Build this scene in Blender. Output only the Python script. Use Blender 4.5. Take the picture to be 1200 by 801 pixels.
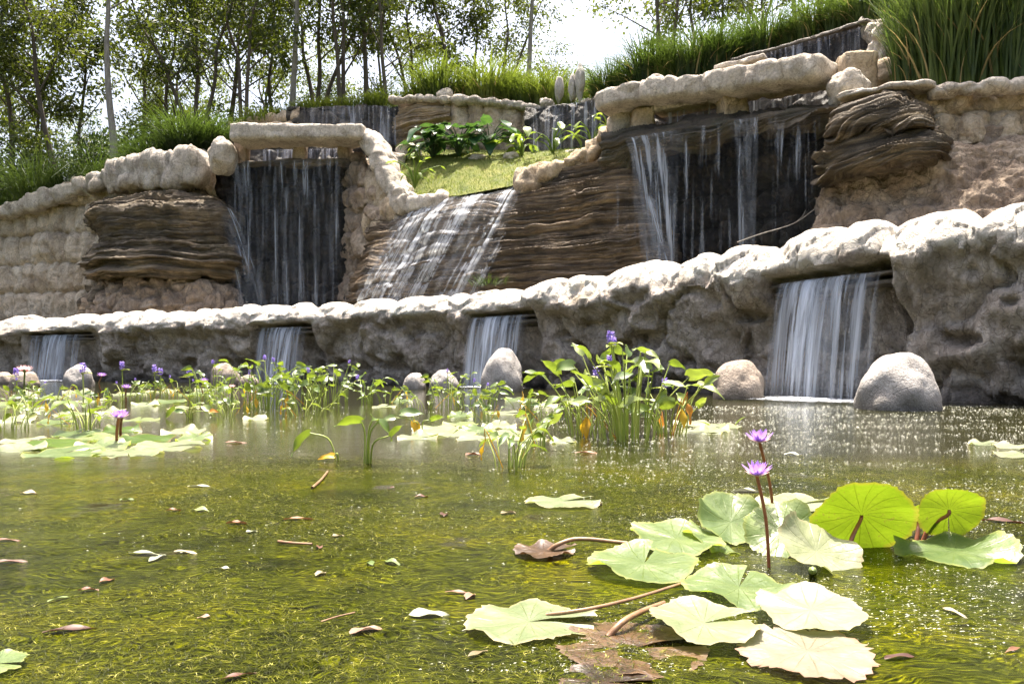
import bpy, math, random
import numpy as np
from mathutils import Vector, Matrix, Quaternion

for o in list(bpy.data.objects):
    bpy.data.objects.remove(o)
SC = bpy.context.scene
COL = SC.collection
R = math.radians

# ------------------------------------------------------------------ camera, sky, sun, exposure
CH, FP, HZ = 0.7, 933.33, 424.0          # camera height (m), focal length in photo pixels, horizon row
cam = bpy.data.cameras.new('camera')
cam.sensor_width = 36.0
cam.lens = 28.0
cam.shift_y = (HZ - 400.5) / 1200.0
cam.clip_start = 0.05
cam.clip_end = 2000.0
camo = bpy.data.objects.new('camera', cam)
camo.location = (0, 0, CH)
camo.rotation_euler = (R(90), 0, 0)
COL.objects.link(camo)
SC.camera = camo

SUN_EL, SUN_AZ = 76.0, 2.0              # behind the falls, a little to the right
world = bpy.data.worlds.new('World')
SC.world = world
world.use_nodes = True
wn = world.node_tree
wn.nodes.clear()
sky = wn.nodes.new('ShaderNodeTexSky')
sky.sky_type = 'NISHITA'
sky.sun_disc = False
sky.sun_elevation = R(SUN_EL)
sky.sun_rotation = R(SUN_AZ)
sky.air_density = 1.0
sky.dust_density = 9.0
sky.ozone_density = 1.0
bg = wn.nodes.new('ShaderNodeBackground')
bg.inputs['Strength'].default_value = 0.15
wo = wn.nodes.new('ShaderNodeOutputWorld')
wn.links.new(sky.outputs[0], bg.inputs[0])
wn.links.new(bg.outputs[0], wo.inputs[0])

sun = bpy.data.lights.new('sun', 'SUN')
sun.energy = 4.8
sun.angle = R(0.5)
sun.color = (1.0, 0.93, 0.82)
suno = bpy.data.objects.new('sun', sun)
sd = Vector((math.sin(R(SUN_AZ)) * math.cos(R(SUN_EL)), math.cos(R(SUN_AZ)) * math.cos(R(SUN_EL)), math.sin(R(SUN_EL))))
suno.rotation_euler = (-sd).to_track_quat('-Z', 'Y').to_euler()
suno.location = (20, 40, 60)
COL.objects.link(suno)

SC.view_settings.view_transform = 'Standard'
SC.view_settings.look = 'None'
SC.view_settings.gamma = 1.0
SC.view_settings.exposure = 1.55
SC.render.engine = 'CYCLES'
SC.cycles.use_denoising = True
SC.cycles.max_bounces = 8
SC.cycles.transparent_max_bounces = 24
SC.cycles.sample_clamp_indirect = 6.0
SC.cycles.caustics_reflective = False
SC.cycles.caustics_refractive = False

# ------------------------------------------------------------------ helpers
def at(px, py, Y):
    """a point at depth Y that the photograph shows at pixel (px, py)"""
    return ((px - 600.0) * Y / FP, Y, CH + (HZ - py) * Y / FP)

def wat(px, py, z=0.0):
    """a point on the water"""
    Y = (CH - z) * FP / (py - HZ)
    return ((px - 600.0) * Y / FP, Y, z)

def rng(seed):
    return np.random.RandomState(seed & 0x7fffffff)

def _h(ix, iy, iz, seed):
    n = (ix.astype(np.int64) * 374761393 + iy.astype(np.int64) * 668265263 + iz.astype(np.int64) * 2147483647 + seed * 974634777) & 0xffffffff
    n = ((n ^ (n >> 13)) * 1274126177) & 0xffffffff
    n = ((n ^ (n >> 16)) * 2246822519) & 0xffffffff
    return ((n ^ (n >> 15)) & 0xffffff) / float(0xffffff)

def vnoise(p, seed=0):
    i = np.floor(p); f = p - i
    f = f * f * f * (f * (f * 6 - 15) + 10)
    i = i.astype(np.int64)
    x, y, z = i[..., 0], i[..., 1], i[..., 2]
    fx, fy, fz = f[..., 0], f[..., 1], f[..., 2]
    def c(a, b, d): return _h(x + a, y + b, z + d, seed)
    x00 = c(0, 0, 0) * (1 - fx) + c(1, 0, 0) * fx
    x10 = c(0, 1, 0) * (1 - fx) + c(1, 1, 0) * fx
    x01 = c(0, 0, 1) * (1 - fx) + c(1, 0, 1) * fx
    x11 = c(0, 1, 1) * (1 - fx) + c(1, 1, 1) * fx
    return ((x00 * (1 - fy) + x10 * fy) * (1 - fz) + (x01 * (1 - fy) + x11 * fy) * fz) * 2 - 1

def fbm(p, octv=4, seed=0, gain=0.5):
    p = np.asarray(p, float); a = 1.0; s = 0; t = 0
    for k in range(octv):
        s = s + a * vnoise(p * (2.03 ** k) + k * 17.3, seed + k); t += a; a *= gain
    return s / t

def worley(p, seed=0):
    i = np.floor(p).astype(np.int64)
    f1 = np.full(p.shape[:-1], 9.0); f2 = f1.copy(); cid = np.zeros_like(f1)
    for a in (-1, 0, 1):
        for b in (-1, 0, 1):
            for c in (-1, 0, 1):
                x, y, z = i[..., 0] + a, i[..., 1] + b, i[..., 2] + c
                q = np.stack([x + _h(x, y, z, seed), y + _h(x, y, z, seed + 11), z + _h(x, y, z, seed + 23)], -1)
                d = np.sqrt(((q - p) ** 2).sum(-1))
                m = d < f1
                f2 = np.where(m, f1, np.minimum(f2, d))
                cid = np.where(m, _h(x, y, z, seed + 37), cid)
                f1 = np.where(m, d, f1)
    return f1, f2, cid

def sstep(a, b, x):
    t = np.clip((x - a) / (b - a), 0, 1)
    return t * t * (3 - 2 * t)

def catmull(pts, n):
    """n points along a Catmull-Rom curve through pts (any dimension)"""
    P = np.asarray(pts, float)
    if len(P) == 2:
        t = np.linspace(0, 1, n)[:, None]
        return P[0] * (1 - t) + P[1] * t
    P = np.concatenate([2 * P[:1] - P[1:2], P, 2 * P[-1:] - P[-2:-1]])
    m = len(P) - 3
    u = np.linspace(0, m - 1e-9, n)
    i = np.floor(u).astype(int); t = (u - i)
    t = t.reshape((-1,) + (1,) * (P.ndim - 1))
    a, b, c, d = P[i], P[i + 1], P[i + 2], P[i + 3]
    return 0.5 * (2 * b + (c - a) * t + (2 * a - 5 * b + 4 * c - d) * t ** 2 + (3 * b - a - 3 * c + d) * t ** 3)

def new_obj(name, me, parent=None, loc=None):
    o = bpy.data.objects.new(name, me)
    COL.objects.link(o)
    if parent is not None: o.parent = parent
    if loc is not None: o.location = loc
    return o

def mesh(name, V, F, mats, parent=None, loc=None, smooth=True, uv=None, mi=None, link=True, uv2=None, attr=None):
    """V (n,3), F: (m,k) array or list of arrays; uv per vertex (n,2); one mesh object"""
    V = np.asarray(V, np.float32).reshape(-1, 3)
    Fs = F if isinstance(F, list) else [F]
    Fs = [np.asarray(f, np.int32) for f in Fs if len(f)]
    me = bpy.data.meshes.new(name)
    me.vertices.add(len(V)); me.vertices.foreach_set('co', V.ravel())
    lv = np.concatenate([f.ravel() for f in Fs])
    lens = np.concatenate([np.full(len(f), f.shape[1], np.int32) for f in Fs])
    me.loops.add(len(lv)); me.loops.foreach_set('vertex_index', lv)
    me.polygons.add(len(lens))
    st = np.zeros(len(lens), np.int32); st[1:] = np.cumsum(lens)[:-1]
    me.polygons.foreach_set('loop_start', st)
    if uv is not None:
        l = me.uv_layers.new(name='UVMap')
        l.data.foreach_set('uv', np.asarray(uv, np.float32)[lv].ravel())
    if uv2 is not None:
        l = me.uv_layers.new(name='Edge')
        l.data.foreach_set('uv', np.asarray(uv2, np.float32)[lv].ravel())
    if attr is not None:
        for k, a in attr.items():
            me.attributes.new(k, 'FLOAT', 'POINT').data.foreach_set('value', np.asarray(a, np.float32).ravel())
    for m in (mats if isinstance(mats, (list, tuple)) else [mats]): me.materials.append(m)
    if mi is not None: me.polygons.foreach_set('material_index', np.asarray(mi, np.int32))
    me.update(calc_edges=True)
    me.polygons.foreach_set('use_smooth', np.full(len(lens), bool(smooth)))
    me.validate()
    if not link: return me
    return new_obj(name, me, parent, loc)

def gridF(nv, nu, wrap=False, off=0):
    i = np.arange(nv - 1)[:, None]; j = np.arange(nu if wrap else nu - 1)[None, :]
    k = (j + 1) % nu
    return (np.stack([i * nu + j, i * nu + k, (i + 1) * nu + k, (i + 1) * nu + j], -1).reshape(-1, 4) + off)

def normals(P, toward=(0, 0, 1.0)):
    du = np.gradient(P, axis=1); dv = np.gradient(P, axis=0)
    n = np.cross(du, dv)
    n /= np.maximum(np.linalg.norm(n, axis=-1, keepdims=True), 1e-9)
    if (n * (np.array(toward) - P)).sum() < 0: n = -n
    return n

def patch(rows, nu, nv):
    A = np.array([[at(*p) for p in r] for r in rows])        # rows, cols, 3
    A = np.swapaxes(catmull(np.swapaxes(A, 0, 1), nu), 0, 1)   # along u
    return catmull(A, nv)

class MB:
    """collects pieces into one mesh"""
    def __init__(s): s.V = []; s.F4 = []; s.F3 = []; s.UV = []; s.n = 0
    def add(s, V, F, uv=None):
        V = np.asarray(V, float).reshape(-1, 3); F = np.asarray(F, int)
        s.V.append(V)
        (s.F4 if F.shape[1] == 4 else s.F3).append(F + s.n)
        s.UV.append(np.zeros((len(V), 2)) if uv is None else np.asarray(uv, float).reshape(-1, 2))
        s.n += len(V)
    def grid(s, P, uv=None, wrap=False):
        nv, nu = P.shape[:2]
        s.add(P.reshape(-1, 3), gridF(nv, nu, wrap), None if uv is None else uv.reshape(-1, 2))
    def tube(s, pts, rad, k=6):
        P = np.asarray(pts, float); n = len(P)
        r = np.broadcast_to(np.asarray(rad, float), (n,))
        T = np.gradient(P, axis=0); T /= np.maximum(np.linalg.norm(T, axis=1, keepdims=True), 1e-9)
        ref = np.array([0.31, 0.93, 0.2]) if abs(T[:, 2]).mean() > .6 else np.array([0.05, 0.1, 1.0])
        A = np.cross(T, ref); A /= np.maximum(np.linalg.norm(A, axis=1, keepdims=True), 1e-9)
        B = np.cross(T, A)
        a = np.linspace(0, 2 * math.pi, k, endpoint=False)
        ring = P[:, None] + r[:, None, None] * (np.cos(a)[None, :, None] * A[:, None] + np.sin(a)[None, :, None] * B[:, None])
        uv = np.stack(np.broadcast_arrays(a[None, :] / 6.28, np.linspace(0, 1, n)[:, None]), -1)
        s.grid(ring, uv, wrap=True)
    def xf(s, M):
        """transform everything so far by a 4x4"""
        M = np.array(M)
        s.V = [v @ M[:3, :3].T + M[:3, 3] for v in s.V]
        return s
    def data(s):
        return np.concatenate(s.V), [np.concatenate(f) for f in (s.F4, s.F3) if f], np.concatenate(s.UV)
    def build(s, name, mats, parent=None, loc=None, smooth=True, link=True, mi=None):
        V, F, uv = s.data()
        return mesh(name, V, F, mats, parent, loc, smooth, uv, link=link, mi=mi)
    def nf(s): return sum(len(f) for f in s.F4) + sum(len(f) for f in s.F3)

def tag(o, label=None, cat=None, group=None, kind=None):
    if label: o['label'] = label
    if cat: o['category'] = cat
    if group: o['group'] = group
    if kind: o['kind'] = kind
    return o

def empty(name, loc=(0, 0, 0), rz=0.0):
    o = bpy.data.objects.new(name, None)
    o.empty_display_size = 0.2
    o.location = loc; o.rotation_euler = (0, 0, rz)
    COL.objects.link(o)
    return o

def copy_tree(o, parent=None):
    c = o.copy(); COL.objects.link(c)
    if parent is not None: c.parent = parent
    for ch in list(o.children): copy_tree(ch, c)
    return c

# ------------------------------------------------------------------ materials
class NT:
    def __init__(s, name):
        s.m = bpy.data.materials.new(name); s.m.use_nodes = True
        s.t = s.m.node_tree; s.t.nodes.clear()
        s.out = s.t.nodes.new('ShaderNodeOutputMaterial')
    def n(s, typ, ins=None, **props):
        nd = s.t.nodes.new('ShaderNode' + typ)
        for k, v in props.items(): setattr(nd, k, v)
        for k, v in (ins or {}).items():
            if isinstance(v, bpy.types.NodeSocket): s.t.links.new(v, nd.inputs[k])
            else:
                if isinstance(v, tuple) and len(v) == 3 and nd.inputs[k].type == 'RGBA': v = v + (1.0,)
                nd.inputs[k].default_value = v
        return nd
    def coord(s, kind='Object', scale=(1, 1, 1)):
        c = s.n('TexCoord').outputs[kind]
        return s.n('Mapping', {'Vector': c, 'Scale': scale}).outputs[0]
    def noise(s, vec, scale, detail=4.0, rough=0.55, dist=0.0):
        return s.n('TexNoise', {'Vector': vec, 'Scale': scale, 'Detail': detail, 'Roughness': rough, 'Distortion': dist}).outputs[0]
    def ramp(s, fac, stops, interp='LINEAR'):
        r = s.n('ValToRGB', {'Fac': fac}); e = r.color_ramp; e.interpolation = interp
        while len(e.elements) < len(stops): e.elements.new(0.5)
        for el, (p, c) in zip(e.elements, stops):
            el.position = p; el.color = (c + (1.0,) if isinstance(c, tuple) else (c, c, c, 1.0))
        return r.outputs[0]
    def mix(s, fac, a, b, blend='MIX'):
        nd = s.t.nodes.new('ShaderNodeMix'); nd.data_type = 'RGBA'; nd.blend_type = blend
        for i, v in ((0, fac), (6, a), (7, b)):
            if isinstance(v, bpy.types.NodeSocket): s.t.links.new(v, nd.inputs[i])
            else: nd.inputs[i].default_value = (v + (1.0,)) if isinstance(v, tuple) else v
        return nd.outputs[2]
    def math(s, op, a, b=0.0, clamp=False):
        nd = s.n('Math', {0: a, 1: b}, operation=op); nd.use_clamp = clamp
        return nd.outputs[0]
    def done(s, shader):
        s.t.links.new(shader, s.out.inputs[0]); return s.m

def rock_mat(name, stops, scale=1.2, stain=(.05, .045, .035), stain_amt=0.6, bump=0.5, rough=0.85, moss=None, moss_amt=0.5, zs=0.35, wet=None, fine=14.0, sunlit_top=None):
    t = NT(name)
    v = t.coord()
    vz = t.coord(scale=(1, 1, zs))
    base = t.ramp(t.noise(v, scale, 6, .6), stops)
    fine_n = t.noise(v, fine, 8, .7)
    base = t.mix(0.48, base, t.ramp(fine_n, [(.32, (.22, .21, .20)), (.62, (1.15, 1.15, 1.15))]), 'MULTIPLY')
    sm = t.ramp(t.noise(vz, scale * 1.7, 7, .65, .3), [(.5, 0.0), (.72, 1.0)])
    base = t.mix(t.math('MULTIPLY', sm, stain_amt), base, stain)
    if moss:
        mm = t.ramp(t.noise(v, scale * .7, 5, .6), [(.52, 0.0), (.66, 1.0)])
        base = t.mix(t.math('MULTIPLY', mm, moss_amt), base, moss)
    if wet:
        z = t.n('SeparateXYZ', {0: t.n('NewGeometry').outputs['Position']}).outputs[2]
        zz = t.math('ADD', z, t.math('MULTIPLY', t.noise(v, 1.5, 4), .5))
        wm = t.ramp(zz, [(.25, 1.0), (.62, 0.0)])
        base = t.mix(t.math('MULTIPLY', wm, .75), base, wet)
    drip = t.ramp(t.noise(t.coord(scale=(1, 1, .09)), 5.0, 6, .7), [(.56, 0.0), (.70, 1.0)])
    base = t.mix(t.math('MULTIPLY', drip, stain_amt * .7), base, stain)
    if sunlit_top:  # sunlight on the wall top, painted in as a paler base colour
        at_ = t.n('Attribute', attribute_name='sunlit_top').outputs['Fac']
        bm = t.ramp(t.math('ADD', at_, t.math('MULTIPLY', t.math('SUBTRACT', t.noise(v, 2.2, 6, .65), .5), .9)), [(.30, 0.0), (.72, 1.0)])
        bc = t.ramp(t.noise(v, 1.6, 6, .65), [(.25, tuple(x * .62 for x in sunlit_top)), (.5, tuple(x * .9 for x in sunlit_top)), (.75, tuple(min(.82, x * 1.12) for x in sunlit_top))])
        base = t.mix(bm, base, bc)
    vor = t.n('TexVoronoi', {'Vector': t.n('VectorMath', {0: v, 1: t.n('TexNoise', {'Vector': v, 'Scale': 2.0, 'Detail': 3.0}).outputs[1]}, operation='ADD').outputs[0], 'Scale': scale * 1.6}, feature='DISTANCE_TO_EDGE').outputs[0]
    crack = t.ramp(vor, [(0.0, 0.0), (.03, 1.0)])
    base = t.mix(t.math('MULTIPLY', t.math('SUBTRACT', 1.0, crack), t.math('MULTIPLY', fine_n, .9)), base, stain)
    hgt = t.math('ADD', t.math('MULTIPLY', t.noise(v, 4.0, 10, .72), 1.0), t.math('MULTIPLY', fine_n, .45))
    pits = t.ramp(t.noise(v, 11.0, 3, .5), [(.30, 0.0), (.42, 1.0)])
    hgt = t.math('ADD', hgt, t.math('MULTIPLY', pits, .18))
    hgt = t.math('ADD', hgt, t.math('MULTIPLY', crack, .12))
    b = t.n('Bump', {'Strength': bump, 'Distance': .16, 'Height': hgt})
    p = t.n('BsdfPrincipled', {'Base Color': base, 'Roughness': rough, 'Normal': b.outputs[0]})
    return t.done(p.outputs[0])

def strata_mat(name, stops, freq=9.0, rough=0.7, bump=0.7, tilt=(0, 0, 0), moss=None):
    t = NT(name)
    c = t.n('TexCoord').outputs['Object']
    rot = t.n('Mapping', {'Vector': c, 'Rotation': tilt}).outputs[0]
    warp = t.n('TexNoise', {'Vector': rot, 'Scale': .8, 'Detail': 4.0})
    sep = t.n('SeparateXYZ', {0: rot})
    z = t.math('ADD', sep.outputs[2], t.math('MULTIPLY', warp.outputs[0], .35))
    zl = t.n('CombineXYZ', {0: t.math('MULTIPLY', sep.outputs[0], .06), 1: t.math('MULTIPLY', sep.outputs[1], .06), 2: t.math('MULTIPLY', z, 1.0)})
    lay = t.noise(zl.outputs[0], freq, 6, .75)
    base = t.ramp(lay, stops)
    blot = t.ramp(t.noise(rot, 1.1, 6, .65), [(.32, (.28, .26, .23)), (.5, (.85, .82, .78)), (.68, (1.35, 1.25, 1.1))])
    wide = t.noise(zl.outputs[0], freq * .22, 3, .5)
    base = t.mix(.75, base, t.ramp(wide, [(.35, (.4, .38, .34)), (.62, (1.35, 1.3, 1.2))]), 'MULTIPLY')
    base = t.mix(.8, base, blot, 'MULTIPLY')
    if moss: base = t.mix(t.math('MULTIPLY', t.ramp(t.noise(rot, .9, 5), [(.5, 0.0), (.68, 1.0)]), .6), base, moss)
    hgt = t.math('ADD', lay, t.math('MULTIPLY', t.noise(rot, 16.0, 6, .7), .3))
    b = t.n('Bump', {'Strength': bump, 'Distance': .15, 'Height': hgt})
    p = t.n('BsdfPrincipled', {'Base Color': base, 'Roughness': rough, 'Normal': b.outputs[0]})
    return t.done(p.outputs[0])

PALE = rock_mat('pale_cement_rock', [(.25, (.40, .335, .265)), (.5, (.61, .535, .445)), (.75, (.75, .68, .58))], 1.3, (.10, .08, .06), .6, .8, .9)
FRONT = rock_mat('grey_cement_rock', [(.28, (.31, .245, .19)), (.5, (.61, .52, .435)), (.72, (.76, .67, .57))], 1.3, (.085, .066, .05), .5, 1.0, .88, moss=(.13, .098, .03), moss_amt=.55, wet=(.025, .02, .015), sunlit_top=(.78, .71, .61))
COPE = rock_mat('pale_coping_rock', [(.25, (.40, .37, .33)), (.5, (.55, .51, .46)), (.75, (.68, .64, .58))], 1.2, (.20, .175, .15), .5, .5, .85)
BLOCK = rock_mat('beige_block_rock', [(.25, (.38, .29, .195)), (.5, (.64, .53, .395)), (.75, (.76, .66, .52))], 0.9, (.09, .07, .05), .55, .7, .9)
TAN = rock_mat('tan_block_rock', [(.25, (.32, .22, .125)), (.5, (.54, .42, .28)), (.78, (.68, .58, .45))], 0.9, (.08, .06, .045), .7, .7, .9)
BROWN = rock_mat('brown_rough_rock', [(.25, (.17, .12, .08)), (.5, (.42, .32, .23)), (.75, (.68, .56, .43))], 1.0, (.05, .04, .03), .6, 1.0, .92, fine=9.0)
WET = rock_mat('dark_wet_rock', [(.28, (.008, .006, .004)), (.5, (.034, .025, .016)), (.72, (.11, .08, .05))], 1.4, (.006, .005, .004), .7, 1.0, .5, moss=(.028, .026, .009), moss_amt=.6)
BOULD = rock_mat('boulder_granite', [(.25, (.30, .275, .25)), (.5, (.42, .39, .36)), (.75, (.52, .49, .45))], 2.0, (.16, .14, .12), .35, .5, .8, fine=30.0, wet=(.07, .06, .045))
BOULDB = rock_mat('boulder_brown', [(.25, (.26, .20, .15)), (.5, (.37, .30, .235)), (.75, (.46, .39, .32))], 2.0, (.13, .10, .075), .4, .5, .8, fine=24.0, wet=(.06, .05, .035))
STRATA = strata_mat('brown_layered_rock', [(.28, (.032, .023, .015)), (.45, (.125, .09, .058)), (.58, (.26, .20, .135)), (.75, (.52, .42, .305))], 12.0, bump=1.0)
STRATAL = strata_mat('tan_layered_rock', [(.28, (.035, .027, .018)), (.45, (.13, .10, .066)), (.58, (.27, .22, .155)), (.75, (.52, .44, .33))], 11.0, bump=1.0, moss=(.07, .055, .02))
STRATAD = strata_mat('dark_layered_rock', [(.25, (.025, .02, .014)), (.5, (.085, .068, .044)), (.7, (.19, .15, .10)), (.85, (.30, .25, .18))], 6.0, .6, .8, moss=(.05, .047, .018))
SLAB = rock_mat('brown_slab', [(.25, (.06, .05, .035)), (.5, (.15, .12, .085)), (.78, (.28, .24, .19))], 2.0, (.04, .035, .03), .5, .6, .55)

def leaf_mat(name, stops, trans=(.25, .35, .03), tr=0.5, rough=0.35, var=0.35, spec=0.5, nscale=3.0):
    """thin leaf: diffuse + light shining through + gloss"""
    t = NT(name)
    v = t.coord()
    oi = t.n('ObjectInfo').outputs['Random']
    f = t.math('ADD', t.math('MULTIPLY', t.noise(v, nscale, 4), 1 - var), t.math('MULTIPLY', oi, var))
    c = t.ramp(f, stops)
    p = t.n('BsdfPrincipled', {'Base Color': c, 'Roughness': rough, 'Specular IOR Level': spec})
    tc = t.mix(.5, c, t.mix(1.0, trans, t.ramp(t.noise(v, nscale * 2.3, 2), [(.3, .45), (.7, 1.2)]), 'MULTIPLY'))
    tl = t.n('BsdfTranslucent', {'Color': tc})
    mx = t.n('MixShader', {0: tr, 1: p.outputs[0], 2: tl.outputs[0]})
    return t.done(mx.outputs[0])

LEAF = leaf_mat('tree_leaf', [(.28, (.010, .020, .005)), (.5, (.028, .048, .009)), (.75, (.09, .12, .018))], (.28, .34, .025), .46, .5, nscale=.6)
LEAFD = leaf_mat('shrub_leaf', [(.25, (.010, .022, .006)), (.5, (.02, .04, .01)), (.8, (.05, .08, .018))], (.10, .16, .015), .35, .5, nscale=.6)
GRASS = leaf_mat('grass_blade', [(.28, (.010, .026, .006)), (.5, (.032, .062, .012)), (.75, (.11, .15, .03))], (.17, .26, .03), .38, .5, nscale=2.0)
GRASSY = leaf_mat('bright_grass_blade', [(.28, (.025, .05, .008)), (.5, (.075, .115, .014)), (.75, (.17, .20, .03))], (.26, .34, .03), .42, .5, nscale=2.0)
DRYGR = leaf_mat('dry_grass_blade', [(.3, (.20, .15, .05)), (.7, (.38, .30, .13))], (.35, .28, .1), .35, .6)
TARO = leaf_mat('taro_leaf', [(.25, (.015, .05, .018)), (.5, (.03, .085, .03)), (.8, (.05, .12, .035))], (.16, .3, .03), .3, .3)
def bark(name, a, b):
    t = NT(name); v = t.coord(scale=(1, 1, .25))
    n = t.noise(v, 9.0, 6, .7)
    c = t.ramp(n, [(.3, a), (.7, b)])
    bm = t.n('Bump', {'Strength': .6, 'Distance': .03, 'Height': n})
    return t.done(t.n('BsdfPrincipled', {'Base Color': c, 'Roughness': .9, 'Normal': bm.outputs[0]}).outputs[0])
BARK = bark('bark', (.06, .045, .033), (.15, .12, .095))
BARKG = bark('grey_bark', (.14, .12, .10), (.32, .29, .25))

def plain(name, stops, scale=6.0, rough=.6, bump=.2, spec=.5):
    t = NT(name); v = t.coord(); n = t.noise(v, scale, 5, .6)
    b = t.n('Bump', {'Strength': bump, 'Distance': .02, 'Height': n})
    return t.done(t.n('BsdfPrincipled', {'Base Color': t.ramp(n, stops), 'Roughness': rough, 'Specular IOR Level': spec, 'Normal': b.outputs[0]}).outputs[0])
# ------------------------------------------------------------------ front retaining wall of the pond
CTRL = [(-420, 440.8, 390), (-150, 443, 381), (0, 445.2, 375), (150, 446.8, 369), (300, 448.6, 361), (420, 450.3, 354), (540, 452.4, 345), (680, 456, 327), (800, 460.5, 306),
        (900, 464, 288), (1000, 468, 267), (1100, 472, 250), (1200, 475.5, 235), (1320, 479, 215), (1500, 482, 180), (1900, 484, 110)]
_pl = []; _ph = []
for px, yb, yt in CTRL:
    Y = CH * FP / (yb - HZ)
    _pl.append(((px - 600) * Y / FP, Y)); _ph.append(CH + (HZ - yt) * Y / FP)
_d = catmull(np.array([(a[0], a[1], h) for a, h in zip(_pl, _ph)]), 3000)
_s = np.concatenate([[0], np.cumsum(np.hypot(np.diff(_d[:, 0]), np.diff(_d[:, 1])))])
WL = _s[-1]
def wall_at(s):
    return np.stack([np.interp(s, _s, _d[:, k]) for k in range(3)], -1)   # x, y, height
_wpx = 600 + _d[:, 0] / _d[:, 1] * FP
def s_of_px(px): return np.interp(px, _wpx, _s)
def wall_n(s):
    a = wall_at(s - .15); b = wall_at(s + .15)
    t = (b - a)[..., :2]; t /= np.linalg.norm(t, axis=-1, keepdims=True)
    n = np.stack([t[..., 1], -t[..., 0]], -1)
    return n                                                               # outward, over the pond
NICHES = [(36, 108), (303, 370), (550, 628), (905, 1052)]

def front_wall():
    nu, nv = 1500, 120
    # denser samples where the wall is near
    k = np.linspace(0, 1, nu)
    dens = np.interp(_s, [0, WL], [1, 1]) * (1 / np.maximum(np.hypot(_d[:, 0], _d[:, 1]), 9))
    cd = np.cumsum(dens); cd = (cd - cd[0]) / (cd[-1] - cd[0])
    s = np.interp(k, cd, _s)
    W = wall_at(s); N2 = wall_n(s); H = W[:, 2]
    prof = np.array([(-.42, -.25), (-.30, 0.0), (-.16, .2), (.0, .42), (.14, .58), (.28, .68), (.40, .74), (.44, .80), (.36, .875), (.18, .95), (-.08, 1.005), (-.40, 1.02), (-.70, .96), (-.85, .8), (-.88, .5), (-.88, .2)])
    pc = catmull(prof, 600); L = np.concatenate([[0], np.cumsum(np.hypot(*np.diff(pc * [1, 2.8], axis=0).T))])
    pr = np.stack([np.interp(np.linspace(0, L[-1], nv), L, pc[:, i]) for i in (0, 1)], -1)
    ti = np.arange(nv)[:, None] * np.ones((1, nu))
    out = pr[:, 0][:, None] * np.ones((1, nu)); zf = pr[:, 1][:, None] * np.ones((1, nu))
    itop = int(np.argmax(pr[:, 1]))
    front = (np.arange(nv) <= itop)[:, None]
    S = np.broadcast_to(s, (nv, nu)); Z = zf * H[None, :]
    # coping stones: irregular lengths, domed tops
    rs = rng(5); b = [0.0]
    while b[-1] < WL: b.append(b[-1] + rs.choice([.5, .8, 1.1, 1.5, 1.9]) * rs.uniform(.8, 1.2))
    b = np.array(b); idx = np.clip(np.searchsorted(b, s) - 1, 0, len(b) - 2)
    f = (s - b[idx]) / (b[idx + 1] - b[idx]); ln = b[idx + 1] - b[idx]
    sk = f ** rs.uniform(.7, 1.5, len(b))[idx]; dome = 1 - np.abs(2 * sk - 1) ** 3.4
    ro = rs.uniform(-.1, .1, len(b))[idx]; rt = rs.uniform(-.10, .10, len(b))[idx]
    topm = sstep(.72, .84, zf)
    edge = np.minimum(f, 1 - f) * ln
    crease = np.exp(-(edge / .05) ** 2)
    out = out + topm * ((dome - .7)[None] * .10 + ro[None] * .8 - crease[None] * .06)
    Z = Z + sstep(.85, 1.0, zf) * ((dome - .75)[None] * .20 + rt[None] * .8)
    # sculpted face below: pillows, creases, pits
    q = np.stack([S * .62 + .9 * fbm(np.stack([S * .6, Z * .6, Z * 0], -1), 4, 3), Z * .62 + .55 * fbm(np.stack([S * .7, Z * .7, Z * 0 + 5], -1), 3, 4), Z * 0 + 3.3], -1)
    f1, f2, cid = worley(q, 8)
    lower = 1 - topm
    near = np.minimum(1.0, 16.0 / W[:, 1])[None]
    lump = sstep(0, .45, f2 - f1)
    out = out + (lump - .6) * (.24 * lower + .03) + (cid - .5) * .36 * lower
    q2 = np.stack([S * 2.3, Z * 1.5, out * 2.0 + 9], -1)
    g1, g2, gid = worley(q2 + .5 * fbm(q2 * 1.3, 3, 6)[..., None], 9)
    rid = 1 - np.abs(fbm(np.stack([S * 1.5, Z * .8, S * 0 + 2], -1), 4, 44)) * 2
    out = out + (sstep(0, .5, g2 - g1) - .6) * (.05 * lower + .015) + (gid - .5) * .05 * lower + (rid - .6) * .13 * lower
    P3 = np.stack([S, Z, S * 0], -1)
    out = out + .13 * fbm(P3 * 1.3, 4, 12) + (.05 + .03 * lower) * fbm(P3 * 4.0, 5, 15) - .10 * lower * np.abs(fbm(P3 * np.array([2.6, 1.7, 1]) + 11, 4, 17))
    # broken facets on the coping
    h1, h2, hid = worley(P3 * np.array([1.7, 2.6, 1]) + .3 * fbm(P3 * 2, 3, 61)[..., None], 63)
    out = out + topm * ((hid - .5) * .08 - .04 * sstep(.10, 0, h2 - h1)); Z = Z + topm * (hid - .5) * .06
    pit = sstep(.25, .5, fbm(np.stack([S * 1.15, Z * 1.7, S * 0 + 40], -1), 3, 22)) * sstep(.72, .5, zf) * sstep(.05, .2, zf)
    out = out - .42 * pit
    Z = Z + topm * .05 * fbm(P3 * 2.5 + 7, 4, 19)
    # spillway openings
    for a, c in NICHES:
        sa, sc = s_of_px(a), s_of_px(c)
        j = .12 * fbm(np.stack([S * 0 + a, Z * 2, Z * 0], -1), 3, 31)
        m = sstep(sa - .10, sa + .06, S + j) * sstep(sc + .10, sc - .06, S + j)
        ztop = .775 + .02 * fbm(np.stack([S * 1.5, S * 0, S * 0], -1), 2, 33)
        m = m * sstep(ztop + .012, ztop - .012, zf) * front
        out = out - .62 * m + m * .12 * fbm(P3 * 2.2, 4, 36)
    X = W[None, :, 0] + N2[None, :, 0] * out
    Yc = W[None, :, 1] + N2[None, :, 1] * out
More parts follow.
